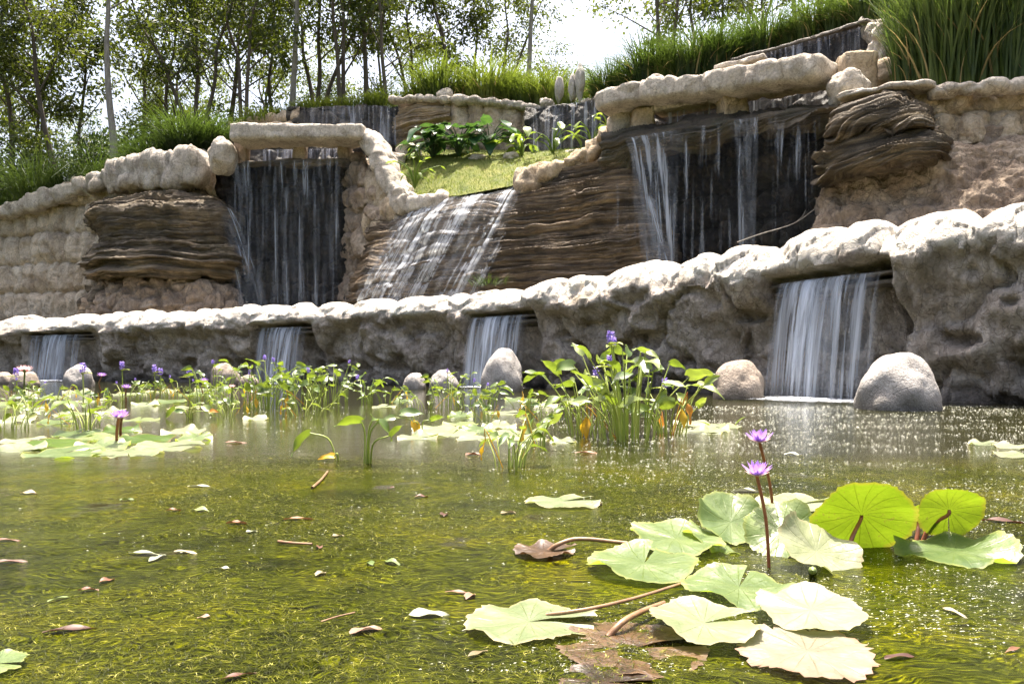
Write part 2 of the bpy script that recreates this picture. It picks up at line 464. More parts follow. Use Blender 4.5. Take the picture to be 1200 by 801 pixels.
    lit = (sstep(.70, .92, zf + .10 * fbm(P3 * 1.6 + 3, 4, 51)) * (zf > .3)).reshape(-1)  # mask for the painted sunlit top, rising towards the coping
    lit = np.where(np.repeat(np.arange(nv) > itop, nu), 1.0, lit)
    P = np.stack([X, Yc, Z], -1)
    root = empty('retaining_wall', tuple(wall_at(s_of_px(600))[:2]) + (0,))
    tag(root, 'long low grey rock wall with rounded pale coping along the far edge of the pond', 'wall')
    F = gridF(nv, nu)
    ic = int(np.argmax(pr[:, 1] > .77))
    r = F[:, 0] // nu
    P = P.reshape(-1, 3) - np.array(root.location)
    def sub(name, sel, m):
        f = F[sel]; u, inv = np.unique(f, return_inverse=True)
        return mesh(name, P[u], inv.reshape(f.shape), m, root, attr={'sunlit_top': lit[u]})
    sub('wall_face', r < ic, FRONT)
    sub('coping', r >= ic, FRONT)
    return root

FW = front_wall()

# slabs the water runs over, set in the openings of the wall
def box_bm(mb, c, ax, ay, az, sx, sy, sz, seed=0, jit=.02, n=10):
    """a rough block: rounded, noisy"""
    g = np.linspace(-1, 1, n)
    for k in range(3):
        for sg in (-1, 1):
            a, b = np.meshgrid(g, g)
            p = np.zeros((n, n, 3)); p[..., k] = sg; p[..., (k + 1) % 3] = a; p[..., (k + 2) % 3] = b * sg
            q = p / (np.abs(p) ** 8).sum(-1, keepdims=True) ** (1 / 8.)
            q = q * np.array([sx, sy, sz]) * .5
            q = q * 1.0 + jit * np.stack([fbm(q * 3 + seed, 3, 1), fbm(q * 3 + seed + 9, 3, 2), fbm(q * 3 + seed + 17, 3, 3)], -1)
            w = np.array(c) + q[..., :1] * np.array(ax) + q[..., 1:2] * np.array(ay) + q[..., 2:] * np.array(az)
            mb.grid(w)

SPILL = []
for i, (a, c) in enumerate(NICHES):
    sa, sc = s_of_px(a), s_of_px(c); sm = (sa + sc) / 2
    w = wall_at(sm); n = wall_n(sm); t = np.array([-n[1], n[0]]); H = w[2]
    if t[0] < 0: t = -t
    L = (sc - sa) + .25
    n3 = np.array([n[0], n[1], 0]); t3 = np.array([t[0], t[1], (wall_at(sc)[2] - wall_at(sa)[2]) / (sc - sa) * .6])
    for k, (dz, do, th, dl) in enumerate(((.715, -.02, .06, .0), (.665, -.12, .09, .1))):
        mb = MB()
        cpos = np.array([w[0], w[1], 0]) + n3 * (do - .2) + np.array([0, 0, dz * H])
        box_bm(mb, cpos - np.array(FW.location), t3, n3, (0, 0, 1), L - dl, .62, th, seed=i * 7 + k, jit=.015, n=16)
        mb.build('spill_slab', SLAB, FW)
    SPILL.append((sa, sc, .715 * H + .035, t3, n3, w))

# ------------------------------------------------------------------ upper rock faces
def back_rows(A, B, back=.8, drop=.6):
    """close a face over its top edge so it has thickness: rows behind the last row of A"""
    top = A[-1]
    e1 = top + np.array([0, back * .5, .06]); e2 = top + np.array([0, back, -drop * .3]); e3 = top + np.array([0, back * 1.1, -drop * 2])
    return np.concatenate([A, catmull(np.stack([top, e1, e2, e3]), 14)[1:]])

def rocky(P, sc=1.0, amp=.2, seed=0, zsc=1.0):
    q = P * np.array([sc, sc, sc * zsc]) + .4 * fbm(P * sc * .8, 3, seed)[..., None]
    f1, f2, cid = worley(q, seed + 3)
    q2 = P * sc * 2.0
    g1, g2, gid = worley(q2 + .4 * fbm(q2, 2, seed + 1)[..., None], seed + 5)
    return amp * ((sstep(0, .4, f2 - f1) - .6) + (cid - .5) * .9) + amp * .2 * (sstep(0, .5, g2 - g1) - .5) + amp * .55 * fbm(P * sc * 2, 5, seed + 7)

def blocks(P, course=1.05, width=.55, amp=.2, seed=0):
    """courses of upright rounded lumps, as cast artificial rock"""
    z = P[..., 2] / course + .12 * fbm(P * .6, 3, seed)
    row = np.floor(z); fz = z - row
    x = np.hypot(P[..., 0], 0) / width + .5 * row + .35 * fbm(P * 1.2, 3, seed + 2)
    cx = np.floor(x); fx = x - cx
    hh = _h(cx.astype(np.int64), row.astype(np.int64), (cx * 0).astype(np.int64), seed)
    d = (1 - np.abs(2 * fx - 1) ** 2.2) * .7 + (1 - np.abs(2 * fz - 1) ** 6) * .8 + hh * .7
    return amp * (d - 1.2) + amp * .6 * fbm(P * 1.8, 5, seed + 4) + amp * .22 * fbm(P * 6, 4, seed + 6)

def strata_d(P, seed=0, th=.16, amp=.22, tilt=(0.0, 0.0)):
    z = P[..., 2] + P[..., 0] * tilt[0] + P[..., 1] * tilt[1] + .34 * fbm(P * .3, 3, seed) + .07 * fbm(P * 1.1, 3, seed + 2)
    d = 0
    for k, (t, a) in enumerate(((th * 4, .9), (th, .55), (th * .38, .22))):
        q = z / t; i = np.floor(q); f = q - i
        zero = (i * 0).astype(np.int64)
        h0 = _h(i.astype(np.int64), zero, zero, seed + k); h1 = _h(i.astype(np.int64) + 1, zero, zero, seed + k)
        if k < 2:      # joints: each layer is broken into blocks that stand out by different amounts
            xx = P[..., 0] / (t * 5 + .5) + h0 * 9 + .5 * fbm(P * np.array([.8, .8, 2.5]), 2, seed + 21); xi = np.floor(xx); xf = xx - xi
            xi = xi.astype(np.int64); b0 = _h(xi, i.astype(np.int64), zero, seed + 31); b1 = _h(xi + 1, i.astype(np.int64), zero, seed + 31)
            d = d + a * .9 * (b0 + (b1 - b0) * sstep(.86, 1.0, xf) - .5) * sstep(0, .15, f) * sstep(1.0, .85, f)
        d = d + a * (h0 + (h1 - h0) * sstep(.8, 1.0, f) - .5 + .25 * (f - .5))
    pr = .5 + .9 * fbm(P * np.array([.8, .8, .6]), 4, seed + 9)
    return amp * d * np.clip(.5 + 1.0 * pr, .1, 1.6) * 1.4 + amp * 1.1 * fbm(P * np.array([.5, .5, .9]), 3, seed + 14) + amp * .35 * fbm(P * np.array([1.3, 1.3, 4]), 5, seed + 12)

TOW = (0, -5, 2.0)
def face(name, label, cat, rows, nu, nv, disp, mat, close=True, back=.9, drop=.8, group=None, parent=None):
    P = patch(rows, nu, nv)
    if close: P = back_rows(P, None, back, drop)
    N = normals(P, TOW)
    P = P + N * disp(P)[..., None]
    o = mesh(name, P.reshape(-1, 3), gridF(*P.shape[:2]), mat, parent)
    if parent is None: tag(o, label, cat, group)
    return o, P

# left block wall: bottom row to top row
wl, _ = face('rock_wall', 'beige wall of cast rock blocks at the far left, below tall grass', 'wall',
     [[(-420, 400, 37), (-200, 396, 36), (0, 392, 35), (115, 389, 34), (255, 386, 33)],
      [(-420, 355, 37.1), (-200, 340, 36), (0, 320, 35), (115, 310, 34), (255, 300, 33)],
      [(-420, 320, 37.2), (-200, 295, 36.2), (0, 262, 35.2), (115, 232, 34.2), (255, 205, 33)],
      [(-420, 310, 37.3), (-200, 283, 36.3), (0, 247, 35.3), (115, 207, 34.3), (255, 178, 33.2)]],
     420, 150, lambda P: blocks(P, 1.25, .62, .26, 3) + .22 * sstep(.6, 1, vnoise(P * .9, 5)), BLOCK)

def lumpy_beam(name, path, w, h, stone, mat, seed=0, parent=None, amp=.1, nu=None, sq=4.0, dome=.25):
    """a run of rounded cast stones along a 3D path"""
    C = catmull(np.array(path, float), 400)
    s = np.concatenate([[0], np.cumsum(np.linalg.norm(np.diff(C, axis=0), axis=1))]); L = s[-1]
    nu = nu or int(L / .06) + 8
    ss = np.linspace(0, L, nu)
    C = np.stack([np.interp(ss, s, C[:, k]) for k in range(3)], -1)
    T = np.gradient(C, axis=0); T /= np.linalg.norm(T, axis=1, keepdims=True)
    A = np.cross(T, (0, 0, 1.0)); A /= np.linalg.norm(A, axis=1, keepdims=True)
    U = np.cross(A, T)
    rs = rng(seed); b = [0.0]
    while b[-1] < L: b.append(b[-1] + stone * rs.uniform(.6, 1.5))
    b = np.array(b); idx = np.clip(np.searchsorted(b, ss) - 1, 0, len(b) - 2)
    f = (ss - b[idx]) / (b[idx + 1] - b[idx])
    dm = 1 - np.abs(2 * f - 1) ** 2.6
    ends = np.minimum(1, np.minimum(ss, L - ss) / (min(w, h) * .35)); ends = np.sqrt(np.clip(1 - (1 - ends) ** 2, 0.0004, 1))
    sc = (1 - dome + dome * dm + rs.uniform(-.08, .08, len(b))[idx]) * ends
    k = 28; a = np.linspace(0, 2 * math.pi, k, endpoint=False)
    ca, sa = np.cos(a), np.sin(a)
    rr = 1 / (np.abs(ca) ** sq + np.abs(sa) ** sq) ** (1 / sq)
    P = C[:, None] + (w / 2 * sc)[:, None, None] * (rr * ca)[None, :, None] * A[:, None] + (h / 2 * sc)[:, None, None] * (rr * sa)[None, :, None] * U[:, None]
    Cc = P - C[:, None]; Cn = Cc / np.maximum(np.linalg.norm(Cc, axis=-1, keepdims=True), 1e-6)
    P = P + Cn * (rocky(P, 1.3, amp, seed) * ends[:, None])[..., None]
    return mesh(name, P.reshape(-1, 3), gridF(nu, k, wrap=True), mat, parent)

def pt(*a): return at(*a)

# pale capping stones rising over the left wall
tag(lumpy_beam('capping_stones', [pt(-300, 300, 36.6), pt(-120, 272, 35.6), pt(0, 250, 34.9), pt(60, 232, 34.3), pt(110, 216, 33.8), pt(135, 207, 33.5)], .9, .8, .95, PALE, 3, amp=.12),
    'row of pale rounded capping stones climbing along the far left wall', 'coping')
tag(lumpy_beam('capping_stones', [pt(128, 210, 33.2), pt(160, 204, 32.8), pt(200, 200, 32.3), pt(245, 196, 31.9)], 1.2, 1.6, 1.3, PALE, 6, amp=.13, dome=.1, sq=5.0),
    'thick pale overhanging stones above the left layered rock', 'coping')
def boulder(name, label, c, sx, sy, sz, mat, seed, amp=.12, sink=.0, group=None, cat='boulder', n=56, parent=None, rz=0.0, facet=.5):
    u = np.linspace(0, 2 * math.pi, n, endpoint=False); v = np.linspace(.02, math.pi - .02, n * 2 // 3)
    uu, vv = np.meshgrid(u, v)
    D = np.stack([np.sin(vv) * np.cos(uu), np.sin(vv) * np.sin(uu), np.cos(vv)], -1)
    r = 1 + amp * 1.6 * fbm(D * 1.1 + seed, 2, seed) + amp * .5 * fbm(D * 3 + seed, 4, seed + 2)
    f1, f2, cid = worley(D * 1.1 + seed * 3.1, seed + 4)
    r = r + amp * facet * (sstep(0, .6, f2 - f1) - .5)
    P = D * r[..., None] * np.array([sx, sy, sz]) * .5
    o = mesh(name, P.reshape(-1, 3), gridF(len(v), n, wrap=True), mat, parent, loc=(c[0], c[1], c[2] - sink))
    o.rotation_euler = (0, 0, rz)
    if parent is None: tag(o, label, cat, group)
    return o
boulder('boulder', 'pale rounded rock at the left end of the left lintel, beside tall grass', at(262, 182, 31.4), 1.15, 1.2, 1.35, PALE, 12, .2)

# left layered outcrop and its rough base
face('layered_rock', 'jutting layered brown rock at left, over a rough tan base', 'rock',
     [[(88, 400, 32.5), (130, 398, 30.8), (200, 396, 30.6), (262, 394, 30.8), (292, 394, 32.5)],
      [(90, 365, 32.6), (125, 362, 31.1), (200, 358, 30.7), (265, 358, 31), (295, 365, 32.5)],
      [(105, 335, 33), (140, 330, 31.7), (200, 326, 31.4), (255, 326, 31.7), (280, 340, 33)],
      [(106, 325, 33), (128, 324, 31.0), (200, 321, 30.6), (262, 320, 31.0), (284, 322, 33)],
      [(106, 300, 33), (116, 300, 30.8), (200, 298, 30.4), (272, 298, 30.9), (286, 300, 33)],
      [(108, 268, 33), (118, 268, 31.0), (200, 266, 30.6), (262, 264, 31.1), (280, 268, 33)],
      [(112, 240, 33.4), (122, 238, 31.6), (190, 232, 31.2), (240, 230, 31.6), (268, 240, 33.2)],
      [(115, 226, 34), (128, 226, 32.6), (190, 220, 32.4), (238, 218, 32.5), (262, 230, 34)]],
     240, 240, lambda P: np.where(P[..., 2] > 3.75 + .2 * fbm(P * .8, 2, 4), strata_d(P, 4, .06, .19, (.02, 0)) + .25 * np.sin(P[..., 2] * 3.1 + .6 * fbm(P * .4, 2, 8)), rocky(P, 1.1, .24, 6)), STRATAL, close=False)
face('rough_rock', 'rough tan rock foot under the left layered rock', 'rock',
     [[(78, 402, 32.0), (120, 402, 30.4), (200, 400, 30.1), (265, 400, 30.3), (302, 402, 32)],
      [(86, 366, 32.2), (125, 362, 30.7), (200, 360, 30.35), (265, 360, 30.6), (298, 366, 32)],
      [(108, 332, 32.8), (140, 328, 31.2), (200, 325, 30.9), (250, 326, 31.2), (276, 340, 32.6)]],
     200, 90, lambda P: rocky(P, 1.2, .22, 26) + .1 * fbm(P * 4, 4, 5), BROWN, back=.6, drop=.2)

# left grotto: dark wet back wall, lip, side wall
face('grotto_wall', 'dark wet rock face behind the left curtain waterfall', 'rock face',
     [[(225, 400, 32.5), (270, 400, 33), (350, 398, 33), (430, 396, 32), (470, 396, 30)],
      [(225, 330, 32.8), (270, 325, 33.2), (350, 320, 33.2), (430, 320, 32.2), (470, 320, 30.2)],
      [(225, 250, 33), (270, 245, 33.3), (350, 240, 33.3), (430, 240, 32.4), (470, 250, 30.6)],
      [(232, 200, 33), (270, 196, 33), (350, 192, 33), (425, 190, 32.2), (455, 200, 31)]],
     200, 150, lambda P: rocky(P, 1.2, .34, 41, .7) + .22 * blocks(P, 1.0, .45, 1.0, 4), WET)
face('rock_lip', 'thin dark wet ledge the left curtain waterfall drops from', 'ledge',
     [[(250, 202, 32.8), (300, 200, 32.0), (350, 198, 31.8), (400, 196, 31.8), (418, 196, 32.4)],
      [(250, 196, 32.4), (300, 193, 31.6), (350, 191, 31.5), (400, 189, 31.5), (418, 190, 32.0)],
      [(250, 189, 32.4), (300, 187, 31.6), (350, 186, 31.5), (400, 185, 31.5), (418, 186, 32.0)],
      [(250, 186, 33), (300, 185, 32.4), (350, 184, 32.3), (400, 184, 32.3), (418, 185, 32.6)]],
     160, 40, lambda P: strata_d(P, 8, .08, .12), STRATAD, back=2.2, drop=.05)
face('grotto_side', 'brown rock side wall at the right of the left curtain waterfall', 'rock face',
     [[(398, 398, 32.6), (412, 396, 31.6), (440, 394, 30.4), (475, 392, 30.0)],
      [(400, 330, 32.6), (415, 326, 31.4), (440, 322, 30.3), (475, 320, 29.9)],
      [(402, 260, 32.6), (415, 256, 31.2), (440, 256, 30.3), (475, 262, 30.0)],
      [(405, 205, 32.8), (414, 200, 31.4), (432, 205, 30.8), (462, 240, 30.4)],
      [(405, 185, 33.0), (412, 182, 31.8), (428, 184, 31.2), (450, 222, 30.9)]],
     110, 170, lambda P: rocky(P, 1.0, .28, 51), BROWN)
# lintel over the left falls, on two posts
L1 = empty('stone_lintel', at(350, 190, 31.8))
tag(L1, 'pale stone lintel on short posts above the left curtain waterfall', 'lintel')
def under(o, p):
    o.parent = p; o.matrix_parent_inverse = Matrix.Translation(-Vector(p.location)); return o
under(lumpy_beam('beam', [pt(276, 160, 31.4), pt(320, 159, 31.2), pt(370, 159, 31.2), pt(432, 159, 31.3)], 1.5, .66, 1.1, PALE, 14, amp=.05, sq=9, dome=.05), L1)
for px in (284, 352, 404):
    mb = MB(); box_bm(mb, at(px, 177, 32.0), (1, 0, 0), (0, 1, 0), (0, 0, 1), .5, .6, 1.0, px, .07, 14); under(mb.build('post', BROWN), L1)
face('wet_rock', 'small dark wet wall behind the posts of the left lintel', 'rock face',
     [[(270, 192, 34), (350, 192, 34), (430, 190, 33.4)], [(270, 176, 34), (350, 175, 34), (430, 174, 33.4)], [(270, 160, 34.2), (350, 159, 34.2), (430, 158, 33.6)]],
     80, 30, lambda P: rocky(P, 1.2, .15, 61), WET)

# pale rock rib right of the lintel that runs down to the cascade
tag(lumpy_beam('rock_rib', [pt(424, 158, 31.3), pt(440, 172, 31.0), pt(452, 196, 30.5), pt(466, 222, 30.0), pt(480, 240, 29.5), pt(505, 240, 29.0), pt(530, 234, 28.7)], 1.05, .85, 1.6, PALE, 17, amp=.10, dome=.10, sq=2.8),
    'pale lumpy rock rib curving down from the left lintel to the cascade', 'rock')
face('wet_rock', 'pale eroded rock below the curved rib left of the cascade', 'rock face',
     [[(424, 300, 30.6), (440, 296, 29.9), (460, 290, 29.6), (478, 280, 29.6)],
      [(426, 262, 30.6), (442, 258, 29.9), (462, 258, 29.4), (484, 256, 29.4)],
      [(430, 220, 30.9), (444, 218, 30.2), (462, 232, 29.7), (486, 246, 29.5)],
      [(430, 196, 31.2), (444, 200, 30.6), (462, 224, 30.1), (486, 242, 29.9)]],
     70, 90, lambda P: rocky(P, .9, .2, 71), TAN)

# layered ramp with the cascade
RAMP_ROWS = [[(392, 398, 29.2), (450, 396, 27.6), (520, 394, 26.6), (600, 392, 25.8), (690, 390, 24.6), (760, 388, 23.8), (800, 388, 23.9)],
      [(396, 365, 29.2), (440, 355, 27.8), (520, 348, 26.9), (600, 338, 26.0), (690, 326, 24.9), (755, 318, 24.1), (800, 320, 24.5)],
      [(412, 325, 29.6), (440, 318, 28.2), (520, 312, 27.2), (600, 300, 26.3), (690, 282, 25.1), (752, 268, 24.4), (790, 275, 25)],
      [(428, 285, 30.0), (450, 284, 28.7), (520, 276, 27.5), (600, 262, 26.7), (690, 238, 25.5), (742, 220, 24.9), (770, 232, 25.6)],
      [(440, 258, 30.4), (470, 256, 29.2), (520, 248, 28.2), (600, 234, 27.3), (690, 200, 26.2), (728, 182, 25.6), (752, 195, 26.4)],
      [(450, 248, 30.9), (480, 244, 29.8), (520, 236, 28.9), (600, 222, 28.0), (690, 187, 26.9), (722, 168, 26.4), (745, 175, 27)]]
ramp, RP = face('layered_rock_ramp', 'broad slope of thin brown rock layers in the middle, with the cascade on it', 'rock', RAMP_ROWS, 400, 300,
     lambda P: strata_d(P, 15, .055, .13, (-.075, .02)) + .12 * fbm(P * .7, 3, 3), STRATA, back=1.2, drop=.1)
# sandy rim above the ramp up to the right
tag(lumpy_beam('sandy_rock', [pt(604, 222, 27.9), pt(640, 210, 27.5), pt(672, 196, 27.1), pt(700, 180, 26.8), pt(722, 160, 26.5), pt(738, 146, 26.3), pt(752, 138, 26.2)], 1.3, .95, 1.6, TAN, 27, amp=.18, dome=.1, sq=2.4),
    'sandy rock rim rising from the lawn edge to the right lintel', 'rock')
boulder('boulder', 'pale smooth rock at the left end of the right lintel, above the rim', at(735, 148, 26.0), 1.2, 1.3, 1.5, PALE, 31, .16)

# right grotto
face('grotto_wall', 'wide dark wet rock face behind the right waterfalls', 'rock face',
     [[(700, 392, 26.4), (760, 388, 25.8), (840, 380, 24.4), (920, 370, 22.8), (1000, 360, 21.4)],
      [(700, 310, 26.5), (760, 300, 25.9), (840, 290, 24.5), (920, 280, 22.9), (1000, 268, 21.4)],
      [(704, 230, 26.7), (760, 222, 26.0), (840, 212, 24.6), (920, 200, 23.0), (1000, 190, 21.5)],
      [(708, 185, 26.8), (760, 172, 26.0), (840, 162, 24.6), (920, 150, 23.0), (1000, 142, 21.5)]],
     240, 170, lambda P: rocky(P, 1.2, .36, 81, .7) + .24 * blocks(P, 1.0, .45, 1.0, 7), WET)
face('rock_lip', 'dark layered ledge the right waterfalls drop from', 'ledge',
     [[(700, 205, 26.4), (740, 196, 25.6), (800, 184, 24.6), (880, 170, 23.2), (950, 164, 22.0), (995, 162, 21.4)],
      [(704, 188, 25.7), (740, 178, 24.8), (800, 168, 23.8), (880, 154, 22.4), (950, 146, 21.2), (998, 144, 20.6)],
      [(708, 171, 25.5), (740, 163, 24.6), (800, 153, 23.6), (880, 140, 22.2), (950, 131, 21.0), (998, 126, 20.4)],
      [(716, 166, 26.0), (745, 158, 25.2), (800, 149, 24.3), (880, 137, 22.9), (950, 128, 21.7), (998, 123, 21.1)]],
     280, 90, lambda P: strata_d(P, 18, .075, .20), STRATAD, back=1.6, drop=.05)
L2 = empty('stone_lintel', at(840, 135, 23.2))
tag(L2, 'long pale stone lintel climbing right above the right waterfalls', 'lintel')
under(lumpy_beam('beam', [pt(702, 124, 25.6), pt(755, 113, 24.8), pt(830, 105, 23.6), pt(900, 94, 22.4), pt(976, 83, 21.0)], 1.5, .68, 1.15, PALE, 37, amp=.075, sq=9, dome=.07), L2)
for px, py, Y, w, h in ((857, 122, 23.4, .75, 1.0), (752, 146, 25.2, .7, .9), (1003, 100, 21.2, .9, 1.6)):
    mb = MB(); box_bm(mb, at(px, py, Y), (1, 0, 0), (0, 1, 0), (0, 0, 1), w, .8, h, px, .1, 16); under(mb.build('post', TAN), L2)
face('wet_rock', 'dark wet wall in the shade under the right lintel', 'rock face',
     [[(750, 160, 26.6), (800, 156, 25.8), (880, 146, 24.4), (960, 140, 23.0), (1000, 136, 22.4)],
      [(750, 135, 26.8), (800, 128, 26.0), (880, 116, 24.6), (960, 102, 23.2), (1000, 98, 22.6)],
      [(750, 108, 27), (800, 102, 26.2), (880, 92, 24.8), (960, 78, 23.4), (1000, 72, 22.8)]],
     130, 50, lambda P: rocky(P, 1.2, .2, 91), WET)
tag(lumpy_beam('stone_slab', [pt(768, 132, 25.2), pt(805, 125, 24.6), pt(843, 117, 24.0)], .9, .2, 1.2, PALE, 38, amp=.04, sq=6, dome=.1), 'thin pale slab over a small fall under the right lintel', 'slab')
boulder('boulder', 'large pale rock under the right end of the right lintel', at(992, 106, 20.8), .95, 1.0, 1.05, PALE, 43, .2)
for k, (px, py, Y, sx, sz, lab) in enumerate(((1012, 88, 22.4, .8, .95, 'upright tan stone beside the cable loop, below the top waterfall'), (1036, 90, 22.0, .9, 1.0, 'tan stone against the grass at right, below the pale pillar'))):
    boulder('boulder', lab, at(px, py, Y), sx, .8, sz, TAN, 45 + k, .16)
# topmost fall wall and its pale end pillar
face('rock_wall', 'topmost dark wet wall at upper right with water running down it', 'wall',
     [[(855, 115, 27.5), (900, 108, 26.6), (960, 100, 25.3), (1035, 98, 23.8)],
      [(858, 90, 27.5), (900, 82, 26.6), (960, 70, 25.3), (1035, 60, 23.8)],
      [(860, 77, 27.6), (900, 64, 26.7), (960, 48, 25.4), (1035, 27, 23.9)]],
     170, 60, lambda P: rocky(P, 1.1, .14, 101, .6), WET, back=.6)
face('rock_pillar', 'pale rock pillar at the right end of the topmost fall', 'pillar',
     [[(1010, 100, 24.2), (1022, 100, 23.2), (1040, 100, 22.9), (1058, 100, 23.1), (1070, 100, 24.2)],
      [(1012, 60, 24.2), (1022, 60, 23.3), (1038, 60, 23.0), (1056, 62, 23.2), (1068, 64, 24.2)],
      [(1010, 34, 24.4), (1020, 32, 23.5), (1034, 30, 23.2), (1050, 36, 23.5), (1060, 40, 24.4)],
      [(1012, 24, 24.8), (1022, 21, 24.2), (1034, 20, 24), (1046, 26, 24.2), (1056, 34, 24.8)]],
     60, 90, lambda P: rocky(P, 1.5, .16, 105), PALE)
tag(lumpy_beam('capping_stones', [pt(858, 73, 27.3), pt(900, 62, 26.5), pt(960, 45, 25.2), pt(1022, 25, 23.9)], .5, .14, 1.5, SLAB, 107, amp=.03, sq=5, dome=.05),
    'thin dark wet rim along the topmost fall', 'coping')
tag(lumpy_beam('stone_slab', [pt(838, 84, 25.2), pt(868, 78, 24.8), pt(900, 69, 24.4)], .9, .22, 1.0, PALE, 108, amp=.05, sq=5, dome=.12), 'pale flat slab lying on the right lintel', 'slab')

# right layered outcrop, brown slope and wall
face('layered_rock', 'dark layered rock jutting out at right above the brown slope', 'rock',
     [[(962, 218, 20.6), (985, 212, 19.7), (1040, 202, 18.9), (1085, 192, 18.4), (1108, 190, 19.2)],
      [(960, 203, 20.4), (975, 203, 19.0), (1035, 193, 18.0), (1095, 181, 17.5), (1112, 180, 19)],
      [(962, 188, 20.4), (980, 187, 18.9), (1035, 176, 17.9), (1096, 167, 17.5), (1110, 168, 19)],
      [(976, 166, 20.4), (985, 165, 19.2), (1035, 156, 18.3), (1078, 152, 18.0), (1095, 156, 19.2)],
      [(976, 150, 20.4), (984, 149, 19.0), (1035, 142, 18.1), (1082, 140, 17.8), (1092, 142, 19.2)],
      [(985, 130, 20.4), (992, 128, 19.4), (1035, 122, 18.6), (1066, 122, 18.3), (1078, 126, 19.2)],
      [(992, 120, 20.6), (1000, 117, 19.9), (1035, 113, 19.4), (1058, 113, 19.2), (1068, 118, 19.8)]],
     190, 230, lambda P: strata_d(P, 25, .055, .15, (-.16, 0)), STRATAL, back=.8, drop=.1)
face('rock_slope', 'rough brown sloping rock at right, under the layered rock', 'rock',
     [[(935, 330, 18.6), (985, 322, 17.9), (1060, 318, 17.0), (1150, 312, 16.0), (1250, 308, 15.6), (1420, 300, 14.6), (1700, 290, 12.6)],
      [(945, 285, 19.6), (985, 278, 18.8), (1060, 272, 17.7), (1150, 258, 16.7), (1250, 250, 16.2), (1420, 240, 15.2), (1700, 220, 13.2)],
      [(960, 240, 20.6), (990, 235, 19.7), (1060, 225, 18.5), (1150, 208, 17.6), (1250, 200, 17.1), (1420, 185, 16.0), (1700, 160, 14)],
      [(968, 200, 21.2), (995, 196, 20.4), (1060, 186, 19.2), (1150, 168, 18.2), (1250, 158, 17.8), (1420, 140, 16.8), (1700, 110, 14.8)],
      [(975, 180, 21.4), (1000, 176, 20.6), (1060, 166, 19.6), (1150, 152, 18.6), (1250, 144, 18.2), (1420, 124, 17.2), (1700, 90, 15.2)]],
     330, 200, lambda P: rocky(P, .8, .10, 111, .6) + .35 * fbm(P * np.array([.6, .6, 1.3]), 4, 19) - .30 * np.abs(fbm(P * np.array([1.2, 1.2, 2.2]), 5, 29)) + .10 * fbm(P * 5, 4, 3), BROWN)
face('rock_wall', 'tan wall of cast blocks at the upper right, below tall grass', 'wall',
     [[(1040, 192, 19.4), (1100, 176, 18.9), (1200, 162, 18.4), (1300, 152, 17.9), (1480, 130, 17.2), (1700, 110, 16)],
      [(1040, 150, 19.6), (1100, 140, 19.0), (1200, 132, 18.5), (1300, 124, 18.0), (1480, 104, 17.3), (1700, 80, 16.1)],
      [(1040, 116, 19.7), (1100, 112, 19.1), (1200, 106, 18.6), (1300, 98, 18.1), (1480, 76, 17.4), (1700, 50, 16.2)]],
     300, 90, lambda P: blocks(P, .95, .62, .2, 9) + .08 * rocky(P, 1.2, 1.0, 5), TAN)
tag(lumpy_beam('capping_stones', [pt(1085, 109, 18.9), pt(1140, 104, 18.6), pt(1200, 102, 18.3), pt(1300, 92, 17.8), pt(1500, 70, 17.1)], .62, .34, .5, PALE, 113, amp=.07, dome=.35, sq=2.5),
    'row of small rounded pale stones on the upper right wall', 'coping')
tag(lumpy_beam('stone_slab', [pt(988, 119, 20.2), pt(1020, 111, 19.7), pt(1060, 106, 19.2), pt(1098, 105, 18.9)], 1.1, .2, 1.1, PALE, 115, amp=.08, dome=.2, sq=4), 'flat pale stones on top of the right layered rock', 'slab')

# back walls behind the lawn
face('rock_wall', 'dark wall with a thin curtain of water at the back left, above the left lintel', 'wall',
     [[(335, 180, 36.2), (400, 178, 36), (480, 176, 35.6)], [(335, 150, 36.2), (400, 148, 36), (480, 148, 35.6)], [(335, 127, 36.4), (400, 124, 36.2), (480, 124, 35.8)]],
     140, 60, lambda P: rocky(P, 1.1, .15, 121, .7), WET, back=.8)
face('rock_wall', 'jagged pale wall end at the back left beside the thin curtain', 'wall',
     [[(262, 180, 36.8), (300, 178, 36.5), (350, 176, 36.2)], [(262, 160, 36.8), (300, 155, 36.5), (350, 148, 36.2)], [(270, 146, 37), (300, 138, 36.7), (352, 127, 36.4)]],
     90, 45, lambda P: blocks(P, 1.3, .7, .2, 12), TAN, back=.8)
face('layered_rock', 'pale layered rock band at the back, left of the fluted wall', 'rock',
     [[(462, 180, 35.5), (500, 180, 34.9), (530, 182, 34.6)], [(464, 142, 35.4), (500, 142, 34.6), (530, 143, 34.4)], [(466, 130, 35.4), (500, 129, 34.6), (528, 129, 34.4)], [(466, 120, 35.7), (500, 119, 35), (526, 119, 34.8)]],
     100, 90, lambda P: strata_d(P, 33, .1, .2), strata_mat('pale_layered_rock', [(.25, (.12, .09, .06)), (.5, (.34, .27, .19)), (.8, (.55, .47, .37))], 9.0), back=.8)
face('rock_wall', 'tan fluted wall of upright lumps behind the big green leaves', 'wall',
     [[(518, 186, 34.4), (560, 186, 34.0), (610, 186, 33.4), (660, 186, 32.8)], [(520, 150, 34.4), (560, 150, 34.0), (610, 154, 33.4), (658, 156, 32.8)], [(522, 119, 34.6), (560, 121, 34.2), (610, 127, 33.6), (656, 130, 33)]],
     200, 90, lambda P: blocks(P, 3.2, .75, .22, 16) , TAN, back=.8)
tag(lumpy_beam('capping_stones', [pt(455, 118, 35.2), pt(500, 117, 34.8), pt(540, 118, 34.2), pt(585, 122, 33.8), pt(630, 127, 33.2), pt(656, 128, 32.9)], .7, .38, .6, PALE, 123, amp=.08, dome=.35, sq=2.5),
    'row of small rounded stones on the fluted back wall', 'coping')
